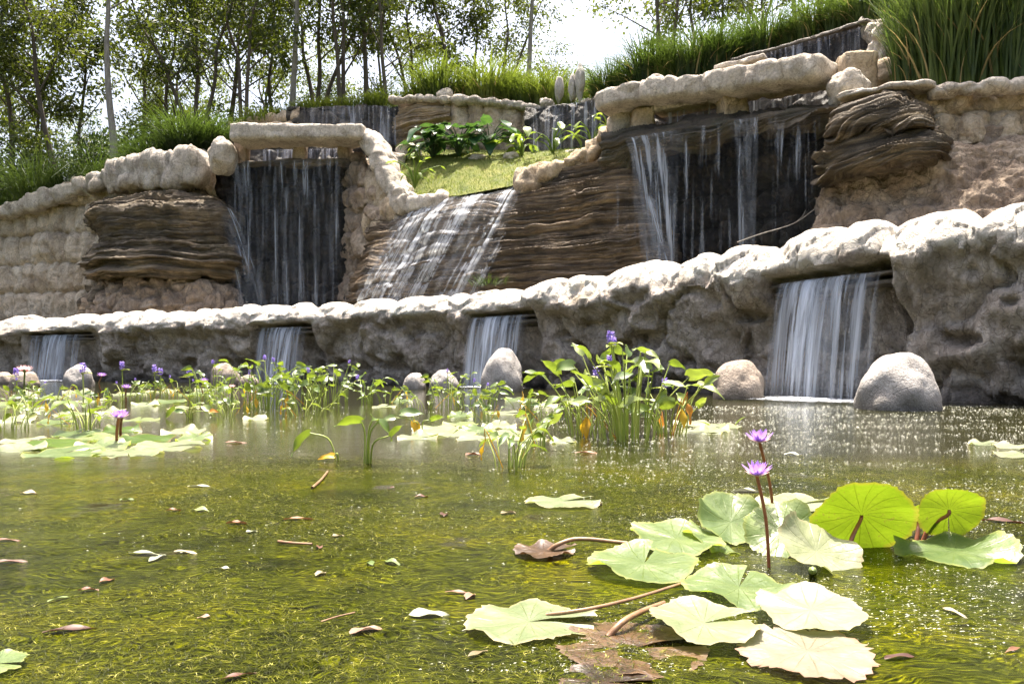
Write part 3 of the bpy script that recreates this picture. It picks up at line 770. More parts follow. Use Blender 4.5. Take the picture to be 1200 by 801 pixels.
tag(lumpy_beam('stone_slab', [pt(276, 147, 36.0), pt(310, 149, 35.9), pt(346, 148, 35.8)], .8, .16, 1.6, PALE, 124, amp=.03, dome=.1, sq=5), 'thin pale slab behind the left lintel', 'slab')
face('rock_wall', 'dark wall with a sheet of water at the back, between fluted wall and right rim', 'wall',
     [[(612, 190, 32.4), (660, 188, 31.4), (720, 184, 30.2)], [(614, 150, 32.4), (660, 146, 31.4), (720, 140, 30.2)], [(616, 127, 32.6), (660, 123, 31.6), (720, 115, 30.4)]],
     130, 70, lambda P: rocky(P, 1.1, .15, 131, .7), WET, back=.8)
for k, (px, py, Y, sx, sz, lab) in enumerate(((655, 104, 31.5, .55, 1.35, 'narrow upright grey stone behind the back sheet of water, leftmost of three'),
        (671, 103, 31.2, .42, 1.3, 'thin upright stone between two others behind the back sheet of water'),
        (680, 95, 31.0, .5, 1.7, 'tallest upright grey stone behind the back sheet of water'),
        (521, 112, 34.6, .75, .65, 'lone pale round stone on the layered band at the back'),
        (640, 122, 32.6, .6, .5, 'small round stone on the right end of the fluted wall'),
        (767, 96, 25.0, .7, .4, 'small pale stone lying on the left half of the right lintel'))):
    boulder('stone', lab, at(px, py, Y), sx * (.72 if k < 3 else 1), .5, sz * (.85 if k < 3 else 1), PALE if k > 2 else BOULD, 61 + k, .18, cat='stone')
for k, (px, py, Y, sx, sz, lab) in enumerate(((600, 184, 31.2, .7, .4, 'flat grey stone at the back edge of the lawn, near the big leaves'), (668, 182, 30.3, .9, .35, 'low grey stone at the foot of the back sheet of water'),
        (700, 178, 29.6, .7, .45, 'pale stone at the right back corner of the lawn'), (560, 187, 31.8, .8, .4, 'pale stone peeping out below the big green leaves'), (478, 180, 33.0, 1.2, .9, 'pale broken rock at the left back corner of the lawn'), (462, 190, 32.4, 1.0, .7, 'low pale rock behind the curved rib'))):
    boulder('stone', lab, at(px, py, Y), sx, .6, sz, PALE, 71 + k, .2, cat='stone')

# lawn on the middle terrace
lawn_rows = [[(470, 252, 29.3), (520, 240, 28.6), (600, 226, 27.8), (680, 196, 27.0), (730, 168, 26.6)],
             [(470, 232, 30.6), (520, 222, 29.9), (600, 210, 29.1), (690, 188, 28.2), (735, 166, 27.8)],
             [(470, 200, 32.2), (520, 198, 31.6), (600, 194, 30.8), (690, 182, 29.6), (735, 166, 29.0)],
             [(470, 178, 35.0), (520, 182, 34.0), (600, 182, 33.4), (690, 178, 31.6), (735, 160, 30.4)]]
t = NT('lawn_grass'); v = t.coord()
c = t.ramp(t.noise(v, 1.4, 6, .6), [(.3, (.10, .13, .02)), (.5, (.17, .19, .03)), (.7, (.26, .25, .06))])
b = t.n('Bump', {'Strength': 1.0, 'Distance': .1, 'Height': t.noise(v, 30.0, 5, .8)})
LAWN = t.done(t.n('BsdfPrincipled', {'Base Color': c, 'Roughness': .9, 'Normal': b.outputs[0]}).outputs[0])
lp = patch(lawn_rows, 160, 100)
lp[..., 2] += .06 * fbm(lp * 1.2, 4, 3) + .26
tag(mesh('lawn', lp.reshape(-1, 3), gridF(100, 160), LAWN), kind='structure')

# hill behind everything
ZT = np.array([(-600, 330, 38), (-300, 302, 37.5), (0, 252, 36.2), (130, 212, 34.8), (250, 186, 33.8), (300, 160, 37), (350, 140, 37.2), (480, 130, 36.6), (600, 134, 34.6), (700, 128, 31.2),
               (800, 104, 28), (880, 84, 28), (1000, 60, 25.5), (1060, 84, 22), (1110, 116, 19.9), (1200, 109, 19.2), (1400, 96, 18.2), (1800, 60, 16.5)], float)
def hill_edge(px):
    Y = np.interp(px, ZT[:, 0], ZT[:, 2]); y = np.interp(px, ZT[:, 0], ZT[:, 1])
    return Y, CH + (HZ - y) * Y / FP
def hill_z(px, Y):
    Y0, z0 = hill_edge(px)
    d = np.maximum(0, Y - Y0)
    return z0 - .12 + .16 * np.minimum(d, 14) - .004 * np.maximum(d - 14, 0) ** 1.7
hp = np.linspace(-600, 1800, 260); hd = np.concatenate([np.linspace(0, 14, 50), np.linspace(15, 110, 40)])
HP, HD = np.meshgrid(hp, hd); Y0, z0 = hill_edge(HP); HY = Y0 + HD
HZZ = hill_z(HP, HY)
Pm = np.stack([(HP - 600) * HY / FP, HY, HZZ + .12 * fbm(np.stack([HP * .03, HY * .6, HP * 0], -1), 4, 2)], -1)
t = NT('hill_soil'); v = t.coord()
c = t.ramp(t.noise(v, .8, 6, .65), [(.3, (.035, .05, .015)), (.5, (.07, .085, .025)), (.7, (.12, .10, .05))])
SOIL = t.done(t.n('BsdfPrincipled', {'Base Color': c, 'Roughness': .95, 'Normal': t.n('Bump', {'Strength': .8, 'Distance': .1, 'Height': t.noise(v, 12.0, 6, .7)}).outputs[0]}).outputs[0])
tag(mesh('hill', Pm.reshape(-1, 3), gridF(*Pm.shape[:2]), SOIL), kind='structure')
# ground sheet to the horizon, below the pond
gx = np.linspace(-900, 900, 25)
GX, GY = np.meshgrid(gx, gx)
tag(mesh('ground', np.stack([GX, GY, GX * 0 - 1.2], -1).reshape(-1, 3), gridF(25, 25), SOIL), kind='structure')
# still water on the terrace between front wall and upper rocks
ss = np.linspace(0, WL, 120); w = wall_at(ss); n = wall_n(ss)
a = np.stack([w[:, 0] - n[:, 0] * .6, w[:, 1] - n[:, 1] * .6, w[:, 2] * .62], -1)
b = np.stack([w[:, 0] - n[:, 0] * 9, w[:, 1] - n[:, 1] * 9, w[:, 2] * .62], -1)
t = NT('basin_water')
BW = t.done(t.n('BsdfPrincipled', {'Base Color': (.02, .022, .014), 'Roughness': .08, 'Normal': t.n('Bump', {'Strength': .2, 'Distance': .05, 'Height': t.noise(t.coord(), 4.0, 3)}).outputs[0]}).outputs[0])
tag(mesh('upper_water', np.stack([a, b]).reshape(-1, 3), gridF(2, 120), BW), kind='structure')
# ------------------------------------------------------------------ pond water with floating algae
t = NT('pond_water')
g = t.n('NewGeometry').outputs['Position']
v = t.n('Mapping', {'Vector': g, 'Scale': (1, 1, 1)}).outputs[0]
wv = t.n('VectorMath', {0: v, 1: t.n('VectorMath', {0: t.n('TexNoise', {'Vector': v, 'Scale': 3.0, 'Detail': 3.0}).outputs[1], 1: (.35, .35, 0)}, operation='MULTIPLY').outputs[0]}, operation='ADD').outputs[0]
fil1 = t.noise(t.n('Mapping', {'Vector': wv, 'Scale': (26, 90, 1), 'Rotation': (0, 0, .35)}).outputs[0], 1.0, 5, .7, .6)
fil2 = t.noise(t.n('Mapping', {'Vector': wv, 'Scale': (24, 80, 1), 'Rotation': (0, 0, -.5)}).outputs[0], 1.0, 5, .7, .6)
fil = t.math('MAXIMUM', fil1, fil2)
big = t.noise(v, .55, 5, .6)
mid = t.noise(v, 3.0, 5, .65)
col = t.ramp(fil, [(.44, (.003, .0035, .0003)), (.53, (.021, .024, .0006)), (.63, (.072, .075, .001)), (.77, (.20, .18, .014))])
tint = t.ramp(t.math('ADD', t.math('MULTIPLY', big, .6), t.math('MULTIPLY', mid, .4)), [(.38, (.22, .28, .25)), (.5, (.85, .9, .9)), (.62, (1.7, 1.5, 1.3))])
col = t.mix(1.0, col, tint, 'MULTIPLY')
clear = t.ramp(t.noise(v, 2.2, 6, .62, .4), [(.60, 0.0), (.66, 1.0)])           # gaps of open water
openb = t.ramp(t.n('SeparateXYZ', {0: g}).outputs[1], [(0.0, 0.0), (1.0, 1.0)])
yy = t.math('ADD', t.n('SeparateXYZ', {0: g}).outputs[1], t.math('MULTIPLY', t.math('SUBTRACT', mid, .5), 2.2))
far = t.ramp(t.math('MULTIPLY', yy, .1), [(.50, 0.0), (.60, 1.0)])                # the weed mat ends, open water begins
clear = t.math('MAXIMUM', clear, t.math('MULTIPLY', far, .85))
col = t.mix(clear, col, (.020, .019, .006))
rip = t.noise(t.n('Mapping', {'Vector': v, 'Scale': (1, 1.6, 1)}).outputs[0], 16.0, 3, .6)
h = t.math('ADD', t.math('MULTIPLY', rip, .35), t.math('MULTIPLY', fil, t.math('SUBTRACT', 1.0, t.math('MULTIPLY', clear, .9))))
bmp0 = t.n('Bump', {'Strength': .30, 'Distance': .010, 'Height': h})
# choppier water towards the near waterfall
xm = t.math('ADD', t.n('SeparateXYZ', {0: g}).outputs[0], t.math('MULTIPLY', t.math('SUBTRACT', mid, .5), 3.0))
chop = t.ramp(t.math('MULTIPLY', xm, .25), [(.0, 0.0), (.7, 1.0)])
ch = t.math('MULTIPLY', t.noise(t.n('Mapping', {'Vector': v, 'Scale': (1, 1.3, 1)}).outputs[0], 38.0, 3, .6), chop)
bmp = t.n('Bump', {'Strength': .42, 'Distance': .011, 'Height': ch, 'Normal': bmp0.outputs[0]})
rg = t.math('ADD', .045, t.math('MULTIPLY', t.math('SUBTRACT', 1.0, clear), .10))
WATER = t.done(t.n('BsdfPrincipled', {'Base Color': col, 'Roughness': rg, 'IOR': 1.33, 'Specular IOR Level': t.math('ADD', .10, t.math('MULTIPLY', clear, .38)), 'Normal': bmp.outputs[0]}).outputs[0])
xs = np.concatenate([np.linspace(-70, -6, 20), np.linspace(-5, 5, 41), np.linspace(6, 40, 12)])
ys = np.concatenate([np.linspace(-14, 0, 8), np.linspace(1, 12, 45), np.linspace(13, 60, 20)])
GX, GY = np.meshgrid(xs, ys)
tag(mesh('water', np.stack([GX, GY, GX * 0], -1).reshape(-1, 3), gridF(*GX.shape), WATER), kind='structure')

# strands of algae floating at the surface: nobody could count them
def algae():
    rs = rng(3); n = 110000
    Y = 1.55 + 4.6 * rs.rand(n) ** 1.3
    X = (rs.rand(n) * 1.7 - .85) * Y
    keep = fbm(np.stack([X * 1.1, Y * 1.1, X * 0], -1), 4, 8) > -.12 + .3 * rs.rand(n)
    keep &= ~((X > .25 * Y) & (rs.rand(n) < .45))
    X, Y = X[keep], Y[keep]; n = len(X)
    a = rs.normal(.15, 1.3, n) + 1.6 * fbm(np.stack([X * .8, Y * .8, X * 0 + 4], -1), 2, 5)
    L = .012 + .06 * rs.rand(n) ** 2 * (1 + .08 * Y); W = rs.uniform(.0004, .0011, n) * (.6 + .22 * Y)
    cur = rs.normal(0, 1.4, n); k = 4
    V = np.zeros((n, k, 2, 3)); p = np.stack([X, Y], -1); z0 = rs.uniform(-.002, .004, n)
    hump = rs.uniform(0, .008, n)
    for i in range(k):
        ang = a + cur * (i / (k - 1) - .5)
        d = np.stack([np.cos(ang), np.sin(ang)], -1); s = np.stack([-d[:, 1], d[:, 0]], -1)
        w = W * (1 - .75 * abs(2 * i / (k - 1) - 1))
        for j, sg in enumerate((-1, 1)):
            V[:, i, j, :2] = p + s * (w * sg)[:, None]
            V[:, i, j, 2] = z0 + hump * math.sin(math.pi * i / (k - 1))
        p = p + d * (L / (k - 1))[:, None]
    b = np.arange(n)[:, None] * 2 * k
    F = np.concatenate([b + np.array([2 * i, 2 * i + 1, 2 * i + 3, 2 * i + 2]) for i in range(k - 1)])
    t = NT('algae'); c = t.ramp(t.noise(t.coord(), 40.0, 3), [(.3, (.005, .007, .0004)), (.5, (.028, .032, .001)), (.60, (.095, .097, .002)), (.70, (.36, .33, .09))])
    m = t.done(t.n('BsdfPrincipled', {'Base Color': c, 'Roughness': .4, 'Specular IOR Level': .12}).outputs[0])
    tag(mesh('algae', V.reshape(-1, 3), F, m, smooth=True), kind='stuff')
algae()
# white flecks added as sun glints on the pond, thickest towards the right
def flecks():
    rs = rng(5); n = 135000
    Y = 1.8 + 11 * rs.rand(n) ** 1.35; X = (rs.rand(n) * 1.8 - .70) * Y
    px = X / Y
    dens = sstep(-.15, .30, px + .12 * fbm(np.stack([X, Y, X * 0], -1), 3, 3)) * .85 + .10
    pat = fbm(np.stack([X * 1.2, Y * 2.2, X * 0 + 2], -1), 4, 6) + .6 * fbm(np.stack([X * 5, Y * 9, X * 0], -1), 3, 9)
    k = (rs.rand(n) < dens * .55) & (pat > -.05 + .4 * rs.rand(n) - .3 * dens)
    X, Y = X[k], Y[k]; n = len(X)
    r = (.0005 + .0015 * rs.rand(n) ** 3) * (.5 + .19 * Y); a0 = rs.uniform(0, 6.28, n); el = rs.uniform(.3, 1.0, n); ang = rs.normal(0, .5, n)
    m = 6; V = np.zeros((n, m + 1, 3))
    for i in range(m):
        a = i * 2 * math.pi / m
        u = np.cos(a) * r * 3.2; w = np.sin(a) * r * el
        V[:, i] = np.stack([X + u * np.cos(ang) - w * np.sin(ang), Y + u * np.sin(ang) + w * np.cos(ang), 0 * X + .0005], -1)
    V[:, m] = np.stack([X, Y, r * .32 + .0006], -1)
    b = np.arange(n)[:, None] * (m + 1)
    F = np.concatenate([b + np.array([i, (i + 1) % m, m]) for i in range(m)])
    t = NT('glint_fleck')
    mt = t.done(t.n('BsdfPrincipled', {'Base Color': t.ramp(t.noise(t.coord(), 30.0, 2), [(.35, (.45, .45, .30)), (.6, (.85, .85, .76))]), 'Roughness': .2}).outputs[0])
    tag(mesh('glint_flecks', V.reshape(-1, 3), F, mt), kind='stuff')
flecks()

# ------------------------------------------------------------------ falling water
def fall_mat(name, us, thr, amax, veil, vsc=.5, col=(.80, .86, .95), second=.5):
    t = NT(name)
    uv = t.n('UVMap').outputs[0]
    def st(k, vs, off):
        return t.noise(t.n('Mapping', {'Vector': uv, 'Scale': (k, vs, 1), 'Location': (off, off * .37, 0)}).outputs[0], 1.0, 4, .55, .15)
    s1 = t.ramp(st(us, vsc, 0.0), [(thr, 0.0), (thr + .13, 1.0)])
    s2 = t.ramp(st(us * 3.1, vsc * 1.4, 5.0), [(thr, 0.0), (thr + .2, 1.0)])
    s3 = t.ramp(st(us * .35, vsc * .3, 9.0), [(.38, .15), (.6, 1.0)])
    a = t.math('ADD', t.math('MULTIPLY', s1, amax), t.math('MULTIPLY', s2, amax * second))
    a = t.math('ADD', t.math('MULTIPLY', a, s3), veil, True)
    ev = t.n('UVMap', uv_map='Edge').outputs[0]
    es = t.n('SeparateXYZ', {0: ev})
    eu = t.math('ADD', t.math('ABSOLUTE', t.math('SUBTRACT', es.outputs[0], .5)), t.math('MULTIPLY', t.math('SUBTRACT', st(us * .8, vsc * .5, 3.0), .5), .30))
    a = t.math('MULTIPLY', a, t.ramp(eu, [(.34, 1.0), (.49, 0.0)]))
    a = t.math('MULTIPLY', a, t.ramp(es.outputs[1], [(0.0, .55), (.05, 1.0), (.9, 1.0), (1.0, .5)]))
    p = t.n('BsdfPrincipled', {'Base Color': col, 'Roughness': .25})
    tl = t.n('BsdfTranslucent', {'Color': col})
    m = t.n('MixShader', {0: .5, 1: p.outputs[0], 2: tl.outputs[0]})
    tr = t.n('BsdfTransparent')
    return t.done(t.n('MixShader', {0: a, 1: tr.outputs[0], 2: m.outputs[0]}).outputs[0])
FALLM = fall_mat('water_sheet', 8.0, .42, .70, .03)
THIN = fall_mat('thin_water_curtain', 6.5, .49, .36, .02, .3, second=.6)
TRICK = fall_mat('water_trickles', 5.0, .56, .5, .01, .35, second=.5)
STRONG = fall_mat('water_strands', 5.0, .47, .65, .03, .4)
CASC = fall_mat('cascade_water', 5.5, .45, .80, .04, .45, col=(.9, .93, .97), second=.6)
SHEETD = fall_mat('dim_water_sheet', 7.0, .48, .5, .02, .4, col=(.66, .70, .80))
t = NT('foam')
FOAM = t.done(t.n('MixShader', {0: t.math('MULTIPLY', t.ramp(t.noise(t.coord(), 9.0, 6, .7), [(.42, 0.0), (.60, 1.0)]),
        t.ramp(t.n('VectorMath', {0: t.n('UVMap').outputs[0]}, operation='LENGTH').outputs[1], [(.45, 1.0), (1.0, 0.0)])),
        1: t.n('BsdfTransparent').outputs[0], 2: t.n('BsdfPrincipled', {'Base Color': (.85, .88, .92), 'Roughness': .5}).outputs[0]}).outputs[0])

def fall(label, top, bot, mat, seed=0, ease=2.0, relief=.03, parent=None, name='waterfall'):
    top = np.array(top, float); bot = np.array(bot, float)
    W = max(np.linalg.norm(np.diff(top, axis=0), axis=1).sum(), np.linalg.norm(np.diff(bot, axis=0), axis=1).sum())
    nu = int(W / .03) + 6; nv = 46
    A = catmull(top, nu); B = catmull(bot, nu)
    tt = np.linspace(0, 1, nv)[:, None, None]
    P = A[None] * (1 - tt) + B[None] * tt
    Hh = (A - B)[None, :, 2]
    P[..., 2] = A[None, :, 2] - Hh * (tt[..., 0] ** ease)
    U = np.linspace(0, W, nu)[None, :] * np.ones((nv, 1))
    r = relief * vnoise(np.stack([U * 6 + seed, tt[..., 0] * .8 + U * 0, U * 0 + seed], -1), seed) * np.minimum(1, tt[..., 0] * 5)
    P[..., 1] -= r
    uv = np.stack([U + seed * 13.7, np.broadcast_to(tt[..., 0] ** (ease * .6) * abs(Hh).mean(), U.shape)], -1)
    o = mesh(name, P.reshape(-1, 3), gridF(nv, nu), mat, parent, uv=uv.reshape(-1, 2), uv2=np.stack([np.linspace(0, 1, nu)[None] + tt[..., 0] * 0, tt[..., 0] + U * 0], -1).reshape(-1, 2))
    if parent is None: tag(o, label, 'waterfall')
    return o

FL = ['small waterfall pouring from the leftmost opening of the low front wall', 'small narrow waterfall behind the flowering plants, second opening from the left in the front wall',
      'waterfall from the opening of the front wall behind the tall grey boulder', 'large near waterfall between two boulders at the right of the front wall']
for i, (sa, sc, z, t3, n3, w) in enumerate(SPILL):
    f = [(-.02, .12), (0, .06), (0, .05), (.02, .20)][i]
    a = sa + .12 * (sc - sa) * .6; c = sc - .04 * (sc - sa)
    pa, pc = wall_at(a), wall_at(c)
    zt = np.linspace(pa[2], pc[2], 5)
    L = [np.array([*(wall_at(s)[:2] + n3[:2] * .14), z + (wall_at(s)[2] - w[2]) * .5]) for s in np.linspace(a, c, 5)]
    throw = .34 + .05 * i
    Bp = [np.array([p[0] + n3[0] * throw, p[1] + n3[1] * throw, .01]) for p in L]
    root = empty('waterfall', tuple(Bp[2])); tag(root, FL[i], 'waterfall', 'waterfalls of the front wall')
    loc = np.array(root.location)
    fall(None, [p - loc for p in L], [p - loc for p in Bp], FALLM, i + 1, 2.0, .05, root, 'water_sheet')
    # a second, looser layer in front
    fall(None, [p - loc + n3 * .03 for p in L[1:4]], [p - loc + n3 * .10 for p in Bp[1:4]], FALLM, i + 11, 2.0, .05, root, 'water_sheet')
    # foam where it lands
    wd = (c - a) * .72; u = np.linspace(-1, 1, 40); UU, VV = np.meshgrid(u, u)
    tt2 = np.array([t3[0], t3[1], 0]); fp = (Bp[2] - loc)[None, None] + UU[..., None] * tt2 * wd + (VV[..., None] * (.95 if i == 3 else .6) + (.35 if i == 3 else .1)) * n3 + np.array([0, 0, .012])
    fp[..., 2] += .07 * np.maximum(0, .15 + fbm(np.stack([UU * 6, VV * 4, UU * 0 + i], -1), 4, 3)) * (1 - np.clip(np.hypot(UU, VV), 0, 1))
    mesh('foam', fp.reshape(-1, 3), gridF(40, 40), FOAM, root, uv=np.stack([UU, VV], -1).reshape(-1, 2))

P_ = lambda *a: np.array(at(*a))
fall('curtain of thin water streaks falling in front of the left dark grotto', [P_(258, 188, 31.4), P_(330, 187, 31.2), P_(414, 186, 31.2)], [P_(262, 378, 31.0), P_(330, 378, 31.0), P_(414, 376, 31.0)], THIN, 21, 1.6)
fall('white splash of water running down beside the left layered rock', [P_(250, 236, 31.2), P_(262, 240, 31.2), P_(272, 246, 31.1)], [P_(282, 372, 30.8), P_(300, 372, 30.9), P_(318, 370, 31.0)], STRONG, 22, 1.3)
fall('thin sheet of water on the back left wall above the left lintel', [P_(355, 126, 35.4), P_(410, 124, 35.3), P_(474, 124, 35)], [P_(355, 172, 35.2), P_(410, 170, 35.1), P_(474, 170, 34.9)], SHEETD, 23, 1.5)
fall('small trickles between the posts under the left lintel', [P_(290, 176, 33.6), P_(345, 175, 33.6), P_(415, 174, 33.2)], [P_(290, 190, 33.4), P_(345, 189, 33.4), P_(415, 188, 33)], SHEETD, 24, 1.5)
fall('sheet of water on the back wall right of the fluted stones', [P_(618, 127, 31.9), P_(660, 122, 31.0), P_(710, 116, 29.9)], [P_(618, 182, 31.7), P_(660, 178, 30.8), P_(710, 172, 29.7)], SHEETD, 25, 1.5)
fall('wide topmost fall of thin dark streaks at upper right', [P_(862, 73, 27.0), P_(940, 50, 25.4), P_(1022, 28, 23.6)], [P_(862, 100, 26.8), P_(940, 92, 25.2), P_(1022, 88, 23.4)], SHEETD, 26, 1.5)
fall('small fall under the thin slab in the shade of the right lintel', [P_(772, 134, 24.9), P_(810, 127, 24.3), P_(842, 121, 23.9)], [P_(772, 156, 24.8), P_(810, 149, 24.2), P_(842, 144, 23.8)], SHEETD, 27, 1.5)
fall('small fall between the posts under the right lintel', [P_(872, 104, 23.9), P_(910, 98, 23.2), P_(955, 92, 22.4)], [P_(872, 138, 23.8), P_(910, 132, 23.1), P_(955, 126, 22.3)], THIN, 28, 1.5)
fall('wide thin curtain of streaks over the right dark grotto', [P_(716, 166, 25.0), P_(800, 151, 23.4), P_(900, 135, 21.6), P_(985, 126, 20.3)], [P_(716, 320, 24.8), P_(800, 305, 23.2), P_(900, 292, 21.4), P_(985, 276, 20.1)], TRICK, 29, 1.6)
fall('bright heavy strands at the left side of the right grotto', [P_(730, 163, 24.7), P_(755, 158, 24.2), P_(800, 151, 23.4)], [P_(752, 318, 23.9), P_(772, 316, 23.6), P_(796, 312, 23.1)], STRONG, 30, 1.7)
fall('narrow bright strand in the middle of the right grotto', [P_(858, 141, 22.3), P_(874, 139, 22.0), P_(890, 137, 21.7)], [P_(864, 300, 22.1), P_(874, 299, 21.9), P_(886, 298, 21.6)], STRONG, 33, 1.7)
fall('white foot of the right grotto water gliding off the layered ramp', [P_(738, 222, 23.9), P_(755, 226, 23.7), P_(770, 236, 23.6)], [P_(764, 322, 23.3), P_(780, 322, 23.2), P_(796, 320, 23.2)], STRONG, 31, .8)

# cascade: a skin of water that follows the layers of the ramp
nvr, nur = RP.shape[:2]
U, V = np.meshgrid(np.arange(nur), np.arange(nvr))
i0, i1 = int(nur * .085), int(nur * .56)
Nn = normals(RP, TOW)
Q = RP + Nn * .16
sub = Q[20:, i0:i1].copy()
# smooth it across the ledges so the water bridges the small gaps
for _ in range(24): sub[1:-1] = (sub[:-2] + sub[1:-1] * 2 + sub[2:]) / 4
xs_ = sub[..., 0] - sub[..., :1, 0].min()
hz = sub[..., 2]
wuv = np.stack([sub[..., 0] * .8 + hz * -.42, hz * .55 + .9 * fbm(np.stack([sub[..., 0] * 2, hz * 6, hz * 0], -1), 2, 5)], -1)
px_ = 600 + sub[..., 0] / sub[..., 1] * FP; py_ = HZ - (sub[..., 2] - CH) / sub[..., 1] * FP
tt = np.clip((py_ - 225) / 125, 0, 1)
le = 478 - 72 * tt; re_ = 616 - 48 * tt
inside = (px_ > le - 8 * vnoise(sub * 3, 4)) & (px_ < re_ + 14 * vnoise(sub * 2.5, 5))
F = gridF(*sub.shape[:2]); ins = inside.reshape(-1)
F = F[ins[F].all(1)]
uq, inv = np.unique(F, return_inverse=True)
tag(mesh('cascade', sub.reshape(-1, 3)[uq], inv.reshape(F.shape), CASC, uv=wuv.reshape(-1, 2)[uq], uv2=np.stack([(px_ - le) / (re_ - le), np.clip(tt, .06, .88)], -1).reshape(-1, 2)[uq]), 'white cascade spreading over the brown layered ramp below the lawn', 'waterfall')

# ------------------------------------------------------------------ boulders in the pond
for k, (px, py, wpx, hpx, dep, m, rz, lab) in enumerate((
        (1053, 481, 90, 62, .95, BOULD, .3, 'large speckled grey boulder at right of the near waterfall'),
        (866, 468, 64, 44, .9, BOULDB, .8, 'rounded brown boulder at left of the near waterfall'),
        (590, 459, 50, 46, .9, BOULD, 1.2, 'tall grey boulder standing before the third waterfall'),
        (520, 457, 34, 23, .9, BOULD, .2, 'low grey boulder half hidden by leaves, left of the tall boulder'),
        (486, 456, 28, 20, .9, BOULD, 2.2, 'small smooth grey boulder at the wall foot, between flowering plants'),
        (264, 452, 34, 28, .8, BOULDB, .9, 'pointed tan boulder left of the second waterfall'),
        (292, 453, 22, 14, .9, BOULDB, 1.9, 'small tan boulder close beside the pointed tan boulder'),
        (92, 454, 34, 24, .9, BOULD, .5, 'grey boulder at right of the leftmost waterfall'),
        (28, 454, 34, 20, .9, BOULDB, .1, 'low reddish tan boulder at left of the leftmost waterfall'),
        (4, 450, 26, 14, .9, BOULDB, 1.1, 'small dark boulder at the left edge behind the leaves'))):
    c = wat(px, py); Y = c[1] + wpx / FP * c[1] * .35
    sx = wpx * Y / FP; sz = hpx * Y / FP
    boulder('boulder', lab, ((px - 600) * Y / FP, Y, sz * .12), sx * 1.02, sx * dep, sz * 1.76, m, 201 + k * 3, .10, facet=.7, rz=rz * .0, n=72)
# dead branch and cable loop
mb = MB(); p = catmull([P_(864, 284, 20.9), P_(892, 274, 20.6), P_(930, 262, 20.2), P_(956, 244, 20.0)], 14); mb.tube(p, np.linspace(.02, .008, 14), 5)
mb.tube(catmull([P_(930, 262, 20.2), P_(940, 254, 20.2), P_(944, 246, 20.2)], 6), .007, 4)
tag(mb.build('dead_branch', BARKG), 'thin dead branch leaning low in the right grotto', 'branch')
BLACK = plain('black_cable', [(.3, (.012, .012, .013)), (.7, (.03, .03, .032))])
mb = MB(); a = np.linspace(0, 12.2, 60); c = P_(1010, 86, 21.7)
mb.tube(np.stack([c[0] + .24 * np.cos(a) * (1 + .05 * np.sin(3 * a)), c[1] - .1 + .03 * a / 6 + 0 * a, c[2] + .2 * np.sin(a) + .015 * a], -1), .012, 5)
tag(mb.build('cable_coil', BLACK), 'coil of thin black cable hanging on the tan stones at upper right', 'cable')
# ------------------------------------------------------------------ vegetation builders
def leaf_quads(C, D, L, W, rs, sag=.25, up=None):
    n = len(C)
    D = D / np.maximum(np.linalg.norm(D, axis=1, keepdims=True), 1e-9)
    r = rs.normal(0, 1, (n, 3)) if up is None else up + rs.normal(0, .5, (n, 3))
    S = np.cross(D, r); S /= np.maximum(np.linalg.norm(S, axis=1, keepdims=True), 1e-9)
    N = np.cross(S, D)
    L = L[:, None]; W = W[:, None]
    m = C + D * L * .45
    V = np.stack([C, m + S * W * .5 - N * L * .05, C + D * L - N * L * sag, m - S * W * .5 - N * L * .05], 1)
    F = np.arange(n)[:, None] * 4 + np.array([0, 1, 2, 3])
    return V.reshape(-1, 3), F

